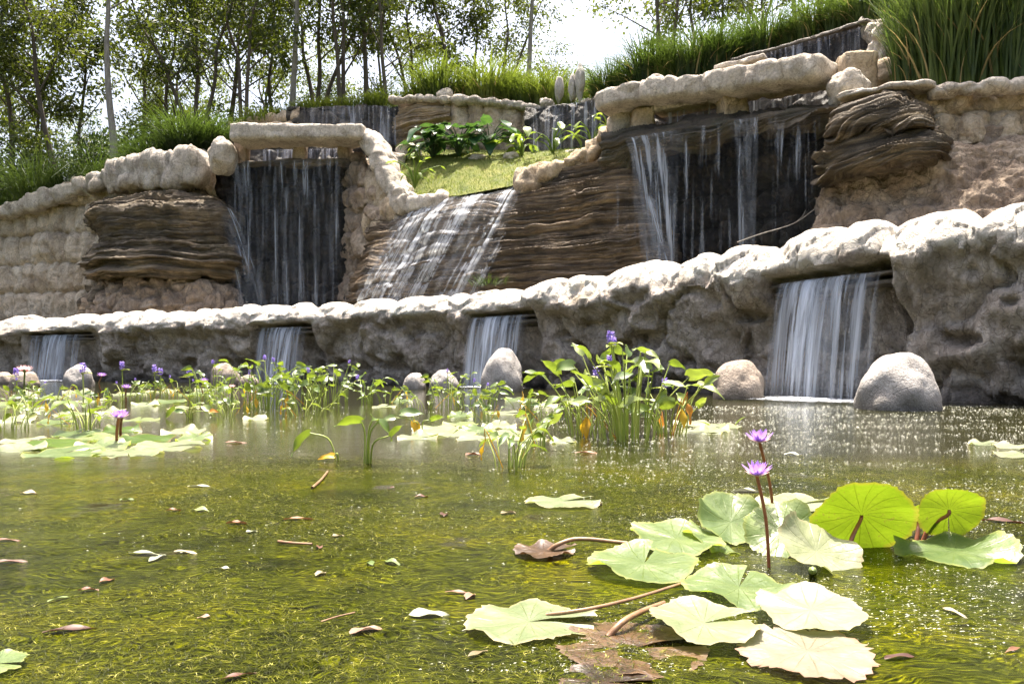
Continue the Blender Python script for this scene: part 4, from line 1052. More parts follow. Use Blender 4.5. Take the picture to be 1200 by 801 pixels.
def make_tree(seed, h=13.0, limbs=9, first=.35, lean=.06, spread=.55, leaves=2600, lsize=.17, barkm=None, leafm=None, r0=.11, clump=.5, forks=1):
    rs = rng(seed)
    root = empty('tree')
    mb = MB(); tips = []
    for fk in range(forks):
        az0 = rs.uniform(0, 6.28); ln = lean * h * rs.uniform(.3, 1.4) + (.10 * h * fk)
        pts = [np.zeros(3)]
        for k in range(1, 8):
            f = k / 7
            pts.append(np.array([math.cos(az0) * ln * f ** 1.3 + rs.normal(0, .28) * f, math.sin(az0) * ln * f ** 1.3 + rs.normal(0, .28) * f, h * f * (1 - .08 * fk)]))
        T = catmull(pts, 40); rad = r0 * (1 - np.linspace(0, 1, 40) * .86) * (1 + .5 * np.exp(-np.linspace(0, 1, 40) * 25))
        T[0, 2] -= .3
        mb.tube(T, rad, 7)
        for q in range(limbs):
            f = first + (1 - first) * (q + rs.rand()) / limbs
            i = min(39, int(f * 39)); b = T[i]
            az = q * 2.4 + rs.uniform(-.6, .6); Lb = h * spread * (1.05 - f) * rs.uniform(.5, 1.0) + .8
            el = rs.uniform(.55, 1.15)
            d = np.array([math.cos(az) * math.cos(el), math.sin(az) * math.cos(el), math.sin(el)])
            mid = b + d * Lb * .5 + rs.normal(0, .12, 3); end = b + d * Lb + np.array([0, 0, -.06 * Lb]) + rs.normal(0, .2, 3)
            Bp = catmull([b, mid, end], 10); mb.tube(Bp, np.linspace(max(.014, rad[i] * .5), .008, 10), 5)
            for w in range(5):
                j = rs.randint(4, 10); bb = Bp[min(j, 9)]
                dd = d * .5 + rs.normal(0, .6, 3); dd[2] = abs(dd[2]) * .5
                Lt = rs.uniform(.5, 1.3) * (.6 + .05 * Lb)
                tw = catmull([bb, bb + dd * Lt * .6, bb + dd * Lt + np.array([0, 0, -.15])], 5); mb.tube(tw, np.linspace(.009, .004, 5), 3)
                tips.append((tw[2], .6)); tips.append((tw[-1], 1.0))
            tips.append((Bp[-1], 1.0))
        tips.append((T[-1], 1.0))
    mb.build('trunk', barkm or BARK, root)
    tp = np.array([t_[0] for t_ in tips]); wt = np.array([t_[1] for t_ in tips])
    # each tip carries a spray; some tips stay bare so the crown has gaps
    wt = wt * (rs.rand(len(wt)) > .42) * rs.uniform(.3, 1.6, len(wt)); wt /= wt.sum()
    pick = rs.choice(len(tp), leaves, p=wt)
    off = rs.normal(0, 1, (leaves, 3)) * np.array([clump, clump, clump * .6])
    C = tp[pick] + off
    D = off + rs.normal(0, .5, (leaves, 3)) + np.array([0, 0, -.35])
    L = lsize * rs.uniform(.6, 1.3, leaves)
    V, F = leaf_quads(C, D, L, L * rs.uniform(.38, .55, leaves), rs)
    mesh('crown', V, F, leafm or LEAF, root, smooth=False)
    return root

def make_shrub(seed, h=3.0, w=1.6, leaves=2200, lsize=.2, leafm=None):
    rs = rng(seed); root = empty('shrub'); mb = MB(); tp = []
    for k in range(14):
        az = rs.uniform(0, 6.28); r = rs.uniform(.1, 1) * w * .8
        e = np.array([math.cos(az) * r, math.sin(az) * r, h * rs.uniform(.5, 1.0)])
        c = catmull([np.array([0, 0, -.1]), e * np.array([.35, .35, .55]) + rs.normal(0, .1, 3), e], 8); mb.tube(c, np.linspace(.03, .006, 8), 4)
        tp += [c[3], c[4], c[5], c[6], c[7], c[7]]
    mb.build('branches', BARK, root)
    tp = np.array(tp); pick = rs.randint(0, len(tp), leaves)
    off = rs.normal(0, 1, (leaves, 3)) * .36
    V, F = leaf_quads(tp[pick] + off, off + rs.normal(0, .4, (leaves, 3)), lsize * rs.uniform(.5, 1.3, leaves), lsize * .5 * rs.uniform(.6, 1.2, leaves), rs)
    mesh('foliage', V, F, leafm or LEAFD, root, smooth=False)
    return root

def blades(n, h, rad, rs, width=.012, arch=.5, lean=.25, k=6, curlz=0.0):
    a = rs.uniform(0, 6.28, n); r = rad * np.sqrt(rs.rand(n)); 
    B = np.stack([np.cos(a) * r, np.sin(a) * r, rs.uniform(-.08, 0, n)], -1)
    az = a + rs.normal(0, .7, n); hh = h * rs.uniform(.45, 1.05, n) * (1 - .25 * (r / max(rad, 1e-6)) ** 2)
    d = np.stack([np.cos(az), np.sin(az), 0 * az], -1); s = np.stack([-d[:, 1], d[:, 0], 0 * az], -1)
    tw = rs.uniform(-.9, .9, n); s = s * np.cos(tw)[:, None] + d * np.sin(tw)[:, None]
    ln = np.abs(rs.normal(lean, lean * .6, n)); ar = np.abs(rs.normal(arch, arch * .5, n)); W = width * rs.uniform(.6, 1.4, n)
    V = np.zeros((n, k, 2, 3))
    for i in range(k):
        f = i / (k - 1)
        out = hh * (ln * f + ar * f ** 3 * .8); z = hh * (f - ar * .55 * f ** 3.2 - .1 * ln * f)
        c = B + d * out[:, None]; c[:, 2] += z
        w = W * (1 - f ** 2.2) + .0008
        V[:, i, 0] = c - s * w[:, None]; V[:, i, 1] = c + s * w[:, None]
    b = np.arange(n)[:, None] * 2 * k
    F = np.concatenate([b + np.array([2 * i, 2 * i + 1, 2 * i + 3, 2 * i + 2]) for i in range(k - 1)])
    return V.reshape(-1, 3), F

def make_grass(name, seed, n, h, rad, width, arch, lean, m, dry=0):
    rs = rng(seed); root = empty(name)
    V, F = blades(n, h, rad, rs, width, arch, lean)
    mesh('blades', V, F, m, root)
    if dry:
        V, F = blades(dry, h * .55, rad * 1.1, rs, width, arch * 1.4, lean * 2.0)
        mesh('dry_blades', V, F, DRYGR, root)
    return root

# ------------------------------------------------------------------ trees on the hill
TREES = [make_tree(11, 14, 12, .22, .07, .40, 4400, .26, r0=.13, clump=.42), make_tree(12, 15, 12, .30, .12, .40, 4400, .27, r0=.17, clump=.42), make_tree(13, 12.5, 9, .22, .16, .45, 4200, .25, forks=2, r0=.12, clump=.42),
         make_tree(14, 16, 9, .5, .03, .34, 5500, .2, barkm=BARKG, r0=.19, clump=.55), make_tree(15, 13, 8, .34, .14, .42, 4600, .25, forks=3, r0=.15, clump=.42), make_tree(16, 8, 10, .22, .12, .5, 5000, .17, r0=.08)]
tspots = [  # px, Y, template, scale, turn, lean towards x, label
 (-40, 39, 0, 1.0, .3, .05, 'leafy slender tree cut by the left photo edge'), (14, 41, 1, 1.0, 1.2, -.03, 'slender dark tree nearest the left photo edge, rising from tall grass'), (40, 43, 2, 1.05, 2.6, .02, 'forked thin tree just right of the leftmost dark trunk'),
 (72, 40, 1, .95, 3.9, -.16, 'tree whose dark trunk leans left, above the left wall'), (96, 46, 0, 1.0, 5.1, .0, 'thin leafy tree between the left leaning trunk and the pale straight trunk'), (134, 38, 3, 1.0, 0.0, .0, 'tree with a pale straight bare trunk at left'),
 (165, 46, 0, 1.1, 1.0, .03, 'leafy tree just right of the pale straight trunk'), (196, 42, 2, 1.0, 2.0, -.06, 'forked tree behind the left big grass tuft, left side of it'), (232, 41, 4, .95, 4.2, .05, 'several dark stems fanning up behind the big left grass tuft'),
 (262, 45, 1, 1.0, .4, .06, 'dark tree above the right side of the big left grass tuft'), (284, 40, 2, 1.05, 3.3, .10, 'forked tree leaning right, just left of the thick brown trunk'), (318, 46, 0, 1.0, 5.6, .0, 'leafy tree behind the left end of the left lintel'),
 (341, 40, 3, .9, 2.0, .04, 'thick brown trunk rising above the middle of the left lintel'), (372, 44, 4, 1.0, .9, -.04, 'thin stemmed clump of trees above the right half of the left lintel'), (402, 41, 2, 1.1, 5.0, .05, 'forked dark tree above the back left curtain of water'),
 (428, 43, 1, .95, 2.4, .08, 'dark slanting tree right of the forked tree over the back left curtain'), (452, 40, 0, .9, .2, -.05, 'bushy dark tree left of the middle hedge of tall grass'), (486, 46, 2, 1.0, 3.7, .02, 'forked tree behind the left end of the middle grass hedge'),
 (522, 44, 1, .9, 1.5, .05, 'leafy tree over the left third of the middle grass hedge'), (556, 47, 0, .85, 4.4, .0, 'airy tree over the centre of the middle grass hedge'), (588, 45, 2, .85, .7, -.04, 'thin forked tree left of the straight trunk over the grass hedge'),
 (616, 42, 3, .9, 4.0, .01, 'straight grey trunk rising from the right part of the middle grass hedge'), (668, 50, 5, .85, 1.9, .0, 'small round crowned tree alone against the bright sky'), (694, 54, 5, .7, 3.0, .05, 'smallest low tree beside the bright gap of sky'),
 (772, 36, 4, .85, 2.2, .12, 'leaning dark clump of stems at the left of the right grass bank'), (806, 40, 1, .8, .3, .05, 'dark leafy tree above the right grass bank'), (846, 42, 0, .85, 3.0, .0, 'tree behind the middle of the right grass bank'),
 (884, 38, 2, .85, 5.3, .08, 'thin forked tree above the left end of the topmost fall'), (934, 33, 4, .9, 1.1, .16, 'thick dark leaning trunks above the topmost fall'), (985, 36, 1, .8, 4.6, .05, 'dark tree behind the right end of the topmost fall'),
 (1050, 34, 0, .9, 2.2, .0, 'tree behind the tall reed grass at upper right'), (1150, 30, 2, .9, .8, .0, 'tree behind the right reed grass near the photo corner'), (1260, 30, 1, .9, .8, .0, 'tree beyond the upper right photo edge')]
for i, (px, Y, k, sc, rz, lx, lab) in enumerate(tspots):
    o = copy_tree(TREES[k]); o.name = 'tree'
    o.location = ((px - 600) * Y / FP, Y, float(hill_z(px, Y)) - .1)
    o.scale = (sc, sc, sc); o.rotation_euler = (0, lx, rz)
    o.rotation_mode = 'ZYX' if False else 'XYZ'
    q = Quaternion((0, 1, 0), lx) @ Quaternion((0, 0, 1), rz); o.rotation_mode = 'QUATERNION'; o.rotation_quaternion = q
    tag(o, lab, 'tree', 'slender trees on the hill')
# a back row that nobody could tell apart
rs = rng(77)
for i, px in enumerate(list(range(-60, 640, 64)) + list(range(760, 1260, 55))):
    Y = 52 + rs.uniform(0, 12); k = [0, 1, 2, 5][i % 4]; sc = rs.uniform(.75, 1.05) * (.78 if px > 520 else 1) * (1.25 if k == 5 else 1)
    o = copy_tree(TREES[k]); o.location = ((px - 600 + rs.uniform(-14, 14)) * Y / FP, Y, float(hill_z(px, Y)) - .6); o.scale = (sc, sc, sc); o.rotation_euler = (0, 0, rs.uniform(0, 6.28))
    tag(o, 'leafy tree in the back row behind the slender trees', 'tree', 'back row of trees')
for o in TREES:
    for ch in list(o.children): bpy.data.objects.remove(ch)
    bpy.data.objects.remove(o)

SHR = [make_shrub(31, 3.2, 1.7), make_shrub(32, 2.6, 1.9, 2000, .22), make_shrub(33, 4.2, 1.5, 2600, .2, LEAF)]
for i, (px, Y, k, sc, lab) in enumerate(((-30, 40, 0, 1.2, 'dark shrub at the left edge under the leftmost tree'), (8, 39.5, 1, 1.25, 'dark shrub in front of the leftmost dark trunk'), (50, 42, 2, 1.0, 'tall loose shrub left of the left leaning trunk'), (104, 39.5, 0, 1.0, 'dark shrub left of the pale straight trunk'),
        (150, 40, 1, 1.1, 'broad dark shrub right of the pale straight trunk'), (180, 43, 2, 1.1, 'tall light shrub behind the left end of the big grass tuft'), (268, 43, 0, 1.0, 'shrub behind the right end of the big grass tuft'), (318, 44, 1, .9, 'low shrub above the left end of the left lintel'),
        (380, 46, 0, 1.0, 'shrub behind the back left curtain of water'), (440, 46, 2, .9, 'loose shrub left of the middle grass hedge'), (560, 48, 1, 1.0, 'dark shrub behind the middle grass hedge'), (720, 40, 1, .6, 'small shrub at the right edge of the sky gap'), (784, 38, 0, .9, 'dark shrub behind the left half of the right grass bank'),
        (900, 36, 2, .8, 'light green shrub beside the thick leaning trunks'), (965, 32, 2, .8, 'bright shrub over the topmost fall, right of the leaning trunks'))):
    o = copy_tree(SHR[k]); o.location = ((px - 600) * Y / FP, Y, float(hill_z(px, Y)) - .1); o.scale = (sc,) * 3; o.rotation_euler = (0, 0, i * 1.3)
    tag(o, lab, 'shrub', 'shrubs under the trees')
for o in SHR:
    for ch in list(o.children): bpy.data.objects.remove(ch)
    bpy.data.objects.remove(o)

# ------------------------------------------------------------------ tall grass
GR = {'reed': make_grass('tall_grass', 41, 700, 4.4, .62, .026, .17, .09, GRASS, 32), 'tuft': make_grass('tall_grass', 42, 1000, 3.1, .8, .022, .62, .24, GRASS),
      'hedge': make_grass('tall_grass', 43, 520, 2.3, .9, .024, .5, .2, GRASSY, 14), 'bank': make_grass('tall_grass', 46, 520, 2.9, .9, .027, .55, .2, GRASS, 30), 'low': make_grass('low_grass', 44, 500, .9, .8, .014, .6, .3, GRASSY),
      'feather': make_grass('tall_grass', 45, 420, 3.6, .8, .018, 1.0, .40, GRASS)}
gs = [('tuft', 222, 34.6, 190, 1.12, 'biggest tuft of tall arching grass, left of the left lintel'), ('tuft', 178, 34.8, 205, .85, 'dark arching grass tuft left of the biggest tuft'), ('tuft', 150, 35.4, 214, .7, 'shorter dark grass tuft over the pale capping stones at left'), ('tuft', 250, 34.8, 182, .7, 'small grass tuft at the right of the biggest tuft'),
      ('feather', 8, 36.4, 252, .95, 'loose feathery grass at the left photo edge'), ('feather', 45, 36.0, 240, .95, 'loose feathery grass over the left wall, beside the edge grass'), ('feather', 80, 35.8, 230, .9, 'feathery grass below the left leaning trunk'), ('feather', 112, 35.6, 222, .9, 'feathery grass below the pale straight trunk'), ('feather', -30, 36.8, 262, .9, 'feathery grass just outside the left photo edge'),
      ('low', 282, 37.4, 146, 1.0, 'low bright grass right of the biggest tuft'), ('low', 310, 37.4, 142, 1.0, 'low bright grass behind the jagged pale wall end'), ('low', 338, 37.4, 136, 1.1, 'low bright grass left of the back left curtain'), ('low', 366, 37.4, 130, 1.0, 'low bright grass over the left part of the back left curtain'), ('low', 396, 37.2, 126, 1.0, 'low bright grass over the middle of the back left curtain'), ('low', 428, 37, 126, 1.1, 'low bright grass over the right part of the back left curtain'), ('low', 456, 36.8, 122, 1.2, 'low bright grass left of the middle grass hedge'),
      ('hedge', 496, 36.6, 122, 1.0, 'left end clump of the middle grass hedge'), ('hedge', 522, 36.2, 122, 1.05, 'clump of the middle grass hedge next to its left end'), ('hedge', 548, 36.0, 122, 1.05, 'clump of the middle grass hedge left of its centre'), ('hedge', 574, 35.6, 124, 1.1, 'clump at the centre of the middle grass hedge'), ('hedge', 600, 35.2, 126, 1.1, 'clump of the middle grass hedge right of its centre'), ('hedge', 626, 34.8, 127, 1.1, 'clump of the middle grass hedge near its right end'), ('hedge', 648, 34.2, 126, .95, 'right end clump of the middle grass hedge'),
      ('hedge', 690, 36, 108, .6, 'short bright grass between standing stones and right bank'),
      ('bank', 716, 31.5, 112, .9, 'lowest left clump of the right grass bank'), ('bank', 738, 30.6, 106, 1.05, 'second clump from the left on the right grass bank'), ('bank', 762, 30.0, 100, 1.1, 'clump of the right grass bank left of its middle'), ('bank', 788, 29.4, 96, 1.15, 'clump at the middle of the right grass bank'), ('bank', 814, 29, 90, 1.1, 'clump of the right grass bank right of its middle'), ('bank', 840, 28.8, 82, 1.1, 'clump of the right grass bank left of the topmost fall'), ('bank', 866, 29, 72, 1.05, 'clump at the left end of the topmost fall'),
      ('bank', 896, 28.6, 62, .9, 'grass over the left third of the topmost fall'), ('bank', 926, 28.0, 52, .9, 'grass over the middle of the topmost fall'), ('bank', 956, 27.4, 44, .9, 'grass over the right third of the topmost fall'), ('bank', 986, 26.4, 34, .9, 'grass left of the pale rock pillar'), ('bank', 1012, 26, 26, 1.0, 'grass directly behind the pale rock pillar'),
      ('reed', 1072, 20.4, 106, .72, 'tall reed grass right of the pale pillar'), ('reed', 1104, 20.0, 106, 1.1, 'tallest reed grass tuft, with dry straw at its foot'), ('reed', 1122, 19.9, 108, 1.05, 'dense tall reed tuft right of the tallest one'), ('tuft', 1150, 20.6, 108, .9, 'arching reed tuft in the middle of the upper right wall'), ('reed', 1180, 19.6, 106, .95, 'tall reed grass close to the right photo edge'), ('reed', 1208, 19.4, 104, 1.05, 'tall reed grass cut by the right photo edge'), ('reed', 1078, 22.5, 96, 1.0, 'tall reed grass right behind the pale pillar'), ('reed', 1110, 22.5, 100, 1.25, 'tall reed grass in the back row over the right wall'), ('reed', 1165, 22.0, 100, 1.25, 'tall reed grass in the back row near the right edge')]
gcount = {}
for i, (k, px, Y, py, sc, lab) in enumerate(gs):
    o = copy_tree(GR[k]); x, y, z = at(px, py, Y)
    sc = sc * (1 + .22 * math.sin(i * 2.7)) * (.74 if k == 'bank' else 1); o.location = (x, y, z - .15); o.scale = (sc, sc, sc * (1 + .12 * math.sin(i * 4.1))); o.rotation_euler = (0, 0, i * 2.1)
    tag(o, lab, 'grass', 'tufts of grass on the upper walls')
for o in GR.values():
    for ch in list(o.children): bpy.data.objects.remove(ch)
    bpy.data.objects.remove(o)
# short lawn blades
rs = rng(9); n = 16000
fl = lp.reshape(-1, 3); pk = fl[rs.randint(0, len(fl), n)] + np.stack([rs.uniform(-.07, .07, n), rs.uniform(-.06, .06, n), 0 * np.zeros(n)], -1)
V, F = blades(n, .14, 0.0, rs, .008, .5, .3, k=3)
V = V.reshape(n, 6, 3) + pk[:, None]
tag(mesh('lawn_grass', V.reshape(-1, 3), F, GRASSY), kind='stuff')

# ------------------------------------------------------------------ broad-leaved plants
HEART_U = [0, .06, .2, .45, .75, 1.0]; HEART_W = [.35, .8, 1.0, .82, .42, .0]
LANCE_W = [.10, .35, .8, 1.0, .62, .0]
def blade(mb, base, dirv, L, W, fold=.2, droop=.5, prof=HEART_W, n=10, roll=0.0, wave=0.0, seed=0):
    d = np.array(dirv, float); d /= np.linalg.norm(d)
    s = np.cross(d, (0, 0, 1.0))
    if np.linalg.norm(s) < 1e-3: s = np.array([1.0, 0, 0])
    s /= np.linalg.norm(s)
    if roll:
        M = np.array(Matrix.Rotation(roll, 3, Vector(d))); s = M @ s
    u = np.linspace(0, 1, n); w = np.interp(u, HEART_U, prof) * W * .5
    w = np.maximum(w, .0006)
    c = np.array([-1, -.55, 0, .55, 1.0])
    up = np.cross(s, d)
    p = np.array(base, float); rows = []
    for k in range(n):
        a = droop * u[k]
        dd = d * math.cos(a) - up * math.sin(a); nn = up * math.cos(a) + d * math.sin(a)
        if k: p = p + dd * (L / (n - 1))
        wv_ = wave * W * math.sin(u[k] * 9 + seed)
        back = -.22 * W * (c ** 2) * (1 - min(1, u[k] * 5)) if prof is HEART_W else 0 * c
        rows.append(p[None] + s[None] * (c * w[k])[:, None] + nn[None] * (abs(c) * w[k] * fold + wv_ * c)[:, None] + d[None] * back[:, None] if True else None)
    P = np.array(rows)
    uv = np.stack(np.broadcast_arrays(c[None] * .5 + .5, u[:, None]), -1)
    mb.grid(P, uv)

PICK = leaf_mat('pickerel_leaf', [(.2, (.075, .135, .022)), (.5, (.13, .19, .03)), (.85, (.27, .31, .075))], (.32, .42, .02), .40, .38, .5, .9, nscale=5.0)
PSTEM = leaf_mat('pickerel_stem', [(.2, (.26, .34, .05)), (.8, (.46, .50, .13))], (.4, .5, .05), .15, .4, .5, .5, nscale=6.0)
YELL = leaf_mat('yellow_leaf', [(.2, (.55, .30, .02)), (.8, (.70, .48, .04))], (.7, .45, .03), .45, .4, .4, .4)
ORAN = leaf_mat('orange_leaf', [(.2, (.42, .15, .02)), (.8, (.60, .28, .05))], (.7, .3, .03), .45, .5, .3, .4)
PURP = leaf_mat('purple_petal', [(.2, (.22, .16, .55)), (.8, (.40, .30, .75))], (.5, .35, .8), .4, .5, .2, .4, nscale=40.0)
LILA = leaf_mat('lilac_petal', [(.2, (.33, .15, .60)), (.8, (.52, .32, .78))], (.58, .34, .85), .45, .45, .2, .3, nscale=30.0)
PINK = leaf_mat('pink_petal', [(.2, (.75, .42, .45)), (.8, (.85, .62, .60))], (.9, .6, .6), .45, .45, .2, .3, nscale=30.0)
YELC = plain('yellow_stamen', [(.3, (.65, .38, .03)), (.7, (.8, .55, .08))], 60.0)
REDST = plain('red_brown_stalk', [(.3, (.20, .055, .025)), (.7, (.34, .12, .05))], 30.0, .4)
GRNST = plain('green_stalk', [(.3, (.10, .15, .03)), (.7, (.2, .24, .07))], 30.0, .4)
RUST = plain('rusty_stalk', [(.3, (.15, .07, .03)), (.7, (.28, .17, .09))], 20.0, .45)

def spike(h, rs, m):
    """short flower spike: many small petals round a stem"""
    mb = MB(); n = 46
    z = rs.uniform(0, h, n); a = rs.uniform(0, 6.28, n); r = .35 * h * np.sin(np.pi * np.clip(z / h * .85 + .12, 0, 1)) * .55
    C = np.stack([np.cos(a) * r * .4, np.sin(a) * r * .4, z], -1); D = np.stack([np.cos(a), np.sin(a), .4 + 0 * a], -1)
    V, F = leaf_quads(C, D, np.full(n, h * .34), np.full(n, h * .2), rs, .1)
    mb.add(V, F); mb.tube([(0, 0, -.02), (0, 0, h * .9)], [.006, .003], 5)
    return mb

def make_pickerel(seed, n, h, rad, L, flowers=2, each=False, dead=0, spread=.5):
    rs = rng(seed); root = empty('pickerel_plant')
    fol = MB(); st = MB(); dd = MB()
    for k in range(n):
        az = rs.uniform(0, 6.28); r = rad * math.sqrt(rs.rand()) * .6
        b = np.array([math.cos(az) * r, math.sin(az) * r, -.05])
        az2 = az + rs.normal(0, .5); hh = h * rs.uniform(.4, 1.0); o = hh * spread * rs.uniform(.15, 1.0)
        e = b + np.array([math.cos(az2) * o, math.sin(az2) * o, hh])
        m = b + (e - b) * .5 + np.array([-math.cos(az2) * o * .18, -math.sin(az2) * o * .18, hh * .08])
        c = catmull([b, m, e], 9)
        q = MB() if each else st
        q.tube(c, np.linspace(.0075, .004, 9) * (L / .2) ** .5, 5)
        dv = (c[-1] - c[-2]); dv = dv / np.linalg.norm(dv); out = np.array([math.cos(az2 + rs.normal(0, .5)), math.sin(az2 + rs.normal(0, .5)), 0])
        el = rs.uniform(-.2, .9); dv = out * math.cos(el) + np.array([0, 0, math.sin(el)])
        l = L * rs.uniform(.6, 1.15)
        q2 = q if each else fol
        blade(q2, c[-1], dv, l, l * rs.uniform(.38, .55), rs.uniform(.1, .5), rs.uniform(.2, 1.2), HEART_W if rs.rand() < .75 else LANCE_W, roll=rs.normal(0, .75), wave=.08, seed=k)
        if each: q.build('leaf', [PICK, PSTEM], root, mi=[1] * 40 + [0] * (q.nf() - 40))
    if not each:
        fol.V += st.V; fol.F4 += [f + fol.n for f in st.F4]; fol.UV += st.UV; fol.n += st.n; ns = st.nf()
        fol.build('foliage', [PICK, PSTEM], root, mi=[0] * (fol.nf() - ns) + [1] * ns)
    for k in range(dead):
        az = rs.uniform(0, 6.28); b = np.array([math.cos(az) * rad * .8, math.sin(az) * rad * .8, rs.uniform(.02, .2)])
        q = MB(); blade(q, b + np.array([0, 0, .12]), (math.cos(az) * .4, math.sin(az) * .4, -1), L * .9, L * .3, .4, .3, LANCE_W, wave=.2, seed=k)
        q.tube(catmull([b * np.array([.3, .3, 0]), b + np.array([0, 0, .2]), b + np.array([0, 0, .12])], 6), .004, 4)
        tag(q.build('withered_leaf', ORAN if k % 3 else YELL, root), 'withered orange leaf' if k % 3 else 'withered yellow leaf')
    for k in range(flowers):
        az = rs.uniform(0, 6.28); o = rad * rs.uniform(.2, 1.0); hh = h * rs.uniform(.75, 1.08)
        e = np.array([math.cos(az) * o, math.sin(az) * o, hh])
        q = MB(); q.tube(catmull([e * np.array([.3, .3, 0]), e * np.array([.6, .6, .5]), e], 8), np.linspace(.009, .006, 8) * (L / .2) ** .5, 5)
        blade(q, e - np.array([0, 0, .02]), (math.cos(az + 1), math.sin(az + 1), .35), L * .7, L * .3, .4, .6, HEART_W)
        s = q.build('flower_stalk', PSTEM, root)
        sp = spike(.075 * (L / .2), rs, PURP).build('flower_spike', PURP, s); sp.location = tuple(e)
    return root
# ------------------------------------------------------------------ plants standing in the pond
MAIN = make_pickerel(61, 44, .86, .50, .27, 3, True, 2, .62); MAIN.location = wat(735, 514)
tag(MAIN, 'largest pickerel clump with broad pale leaves and purple spikes, mid pond', 'water plant')
MAIN2 = make_pickerel(62, 20, .66, .36, .24, 1, True, 1, .75); MAIN2.location = wat(690, 509)
tag(MAIN2, 'leafy pickerel plant joined to the left of the largest clump', 'water plant')
MAIN3 = make_pickerel(63, 16, .55, .33, .24, 1, True, 3, .85); MAIN3.location = wat(782, 508)
tag(MAIN3, 'pickerel plant with withered orange leaves, right of the largest clump', 'water plant')
SPR = make_pickerel(64, 14, .36, .22, .15, 0, True, 1, .9); SPR.location = wat(598, 548)
tag(SPR, 'small pale stemmed sprout standing in front of the largest clump', 'water plant')
SPR2 = make_pickerel(65, 9, .34, .2, .2, 0, True, 1, .8); SPR2.location = wat(632, 522)
tag(SPR2, 'sprout with a few leaves between the small front sprout and the largest clump', 'water plant')

def stems_plant(label, base, leaves, L, grp=None):
    """a plant whose few leaves are placed by hand: (tip px, py, dir, length scale, material)"""
    b = np.array(wat(*base)); Y = b[1]
    root = empty('pickerel_plant', tuple(b)); tag(root, label, 'water plant')
    for k, (px, py, dv, ls, m) in enumerate(leaves):
        e = np.array(at(px, py, Y - .03 * k)) - b
        q = MB(); c = catmull([np.array([.012 * (k - 1.5), .01 * k, -.04]), e * np.array([.35, 1, .6]) + np.array([0, 0, .03]), e], 10)
        q.tube(c, np.linspace(.008, .0045, 10), 6)
        blade(q, c[-1], dv, L * ls * 1.25, L * ls * .6, .3, .7, HEART_W, wave=.08, seed=k, roll=(.9, -.7, .6, -1.0, .8)[k % 5])
        q.build('leaf', [m, PSTEM], root, mi=[1] * 54 + [0] * (q.nf() - 54))
    return root
stems_plant('sprig of three pale stems with folded leaves, left of the pond centre', (430, 543), [(423, 493, (-1, -.3, .1), 1.0, PICK), (437, 490, (.2, -.5, .15), .8, PICK), (444, 493, (.6, .2, -.5), .9, PICK), (458, 510, (.5, .1, .7), .6, PICK)], .16)
stems_plant('bent stem with a drooping leaf and a yellow leaf, left of the three stem sprig', (398, 539), [(363, 507, (-.7, -.4, -.5), 1.0, PICK), (392, 534, (-1, -.4, .1), .55, YELL)], .18)
stems_plant('sprig with a yellowing drooping leaf near the pale lily mat', (492, 505), [(470, 484, (1, -.2, .2), 1.1, PICK), (462, 489, (-.8, -.3, -.1), .8, PICK), (484, 494, (.5, -.2, -.8), .9, YELL), (505, 492, (.8, 0, .4), .7, PICK)], .18)
stems_plant('short bent sprouts with pale leaves in open water at left', (222, 490), [(205, 478, (-.5, -.3, -.4), .8, PICK), (225, 474, (.3, -.4, .2), .8, PICK), (238, 476, (.7, -.2, -.3), .8, PICK), (214, 482, (-.8, 0, .2), .6, PICK), (246, 482, (.6, -.5, .2), .6, ORAN)], .2)

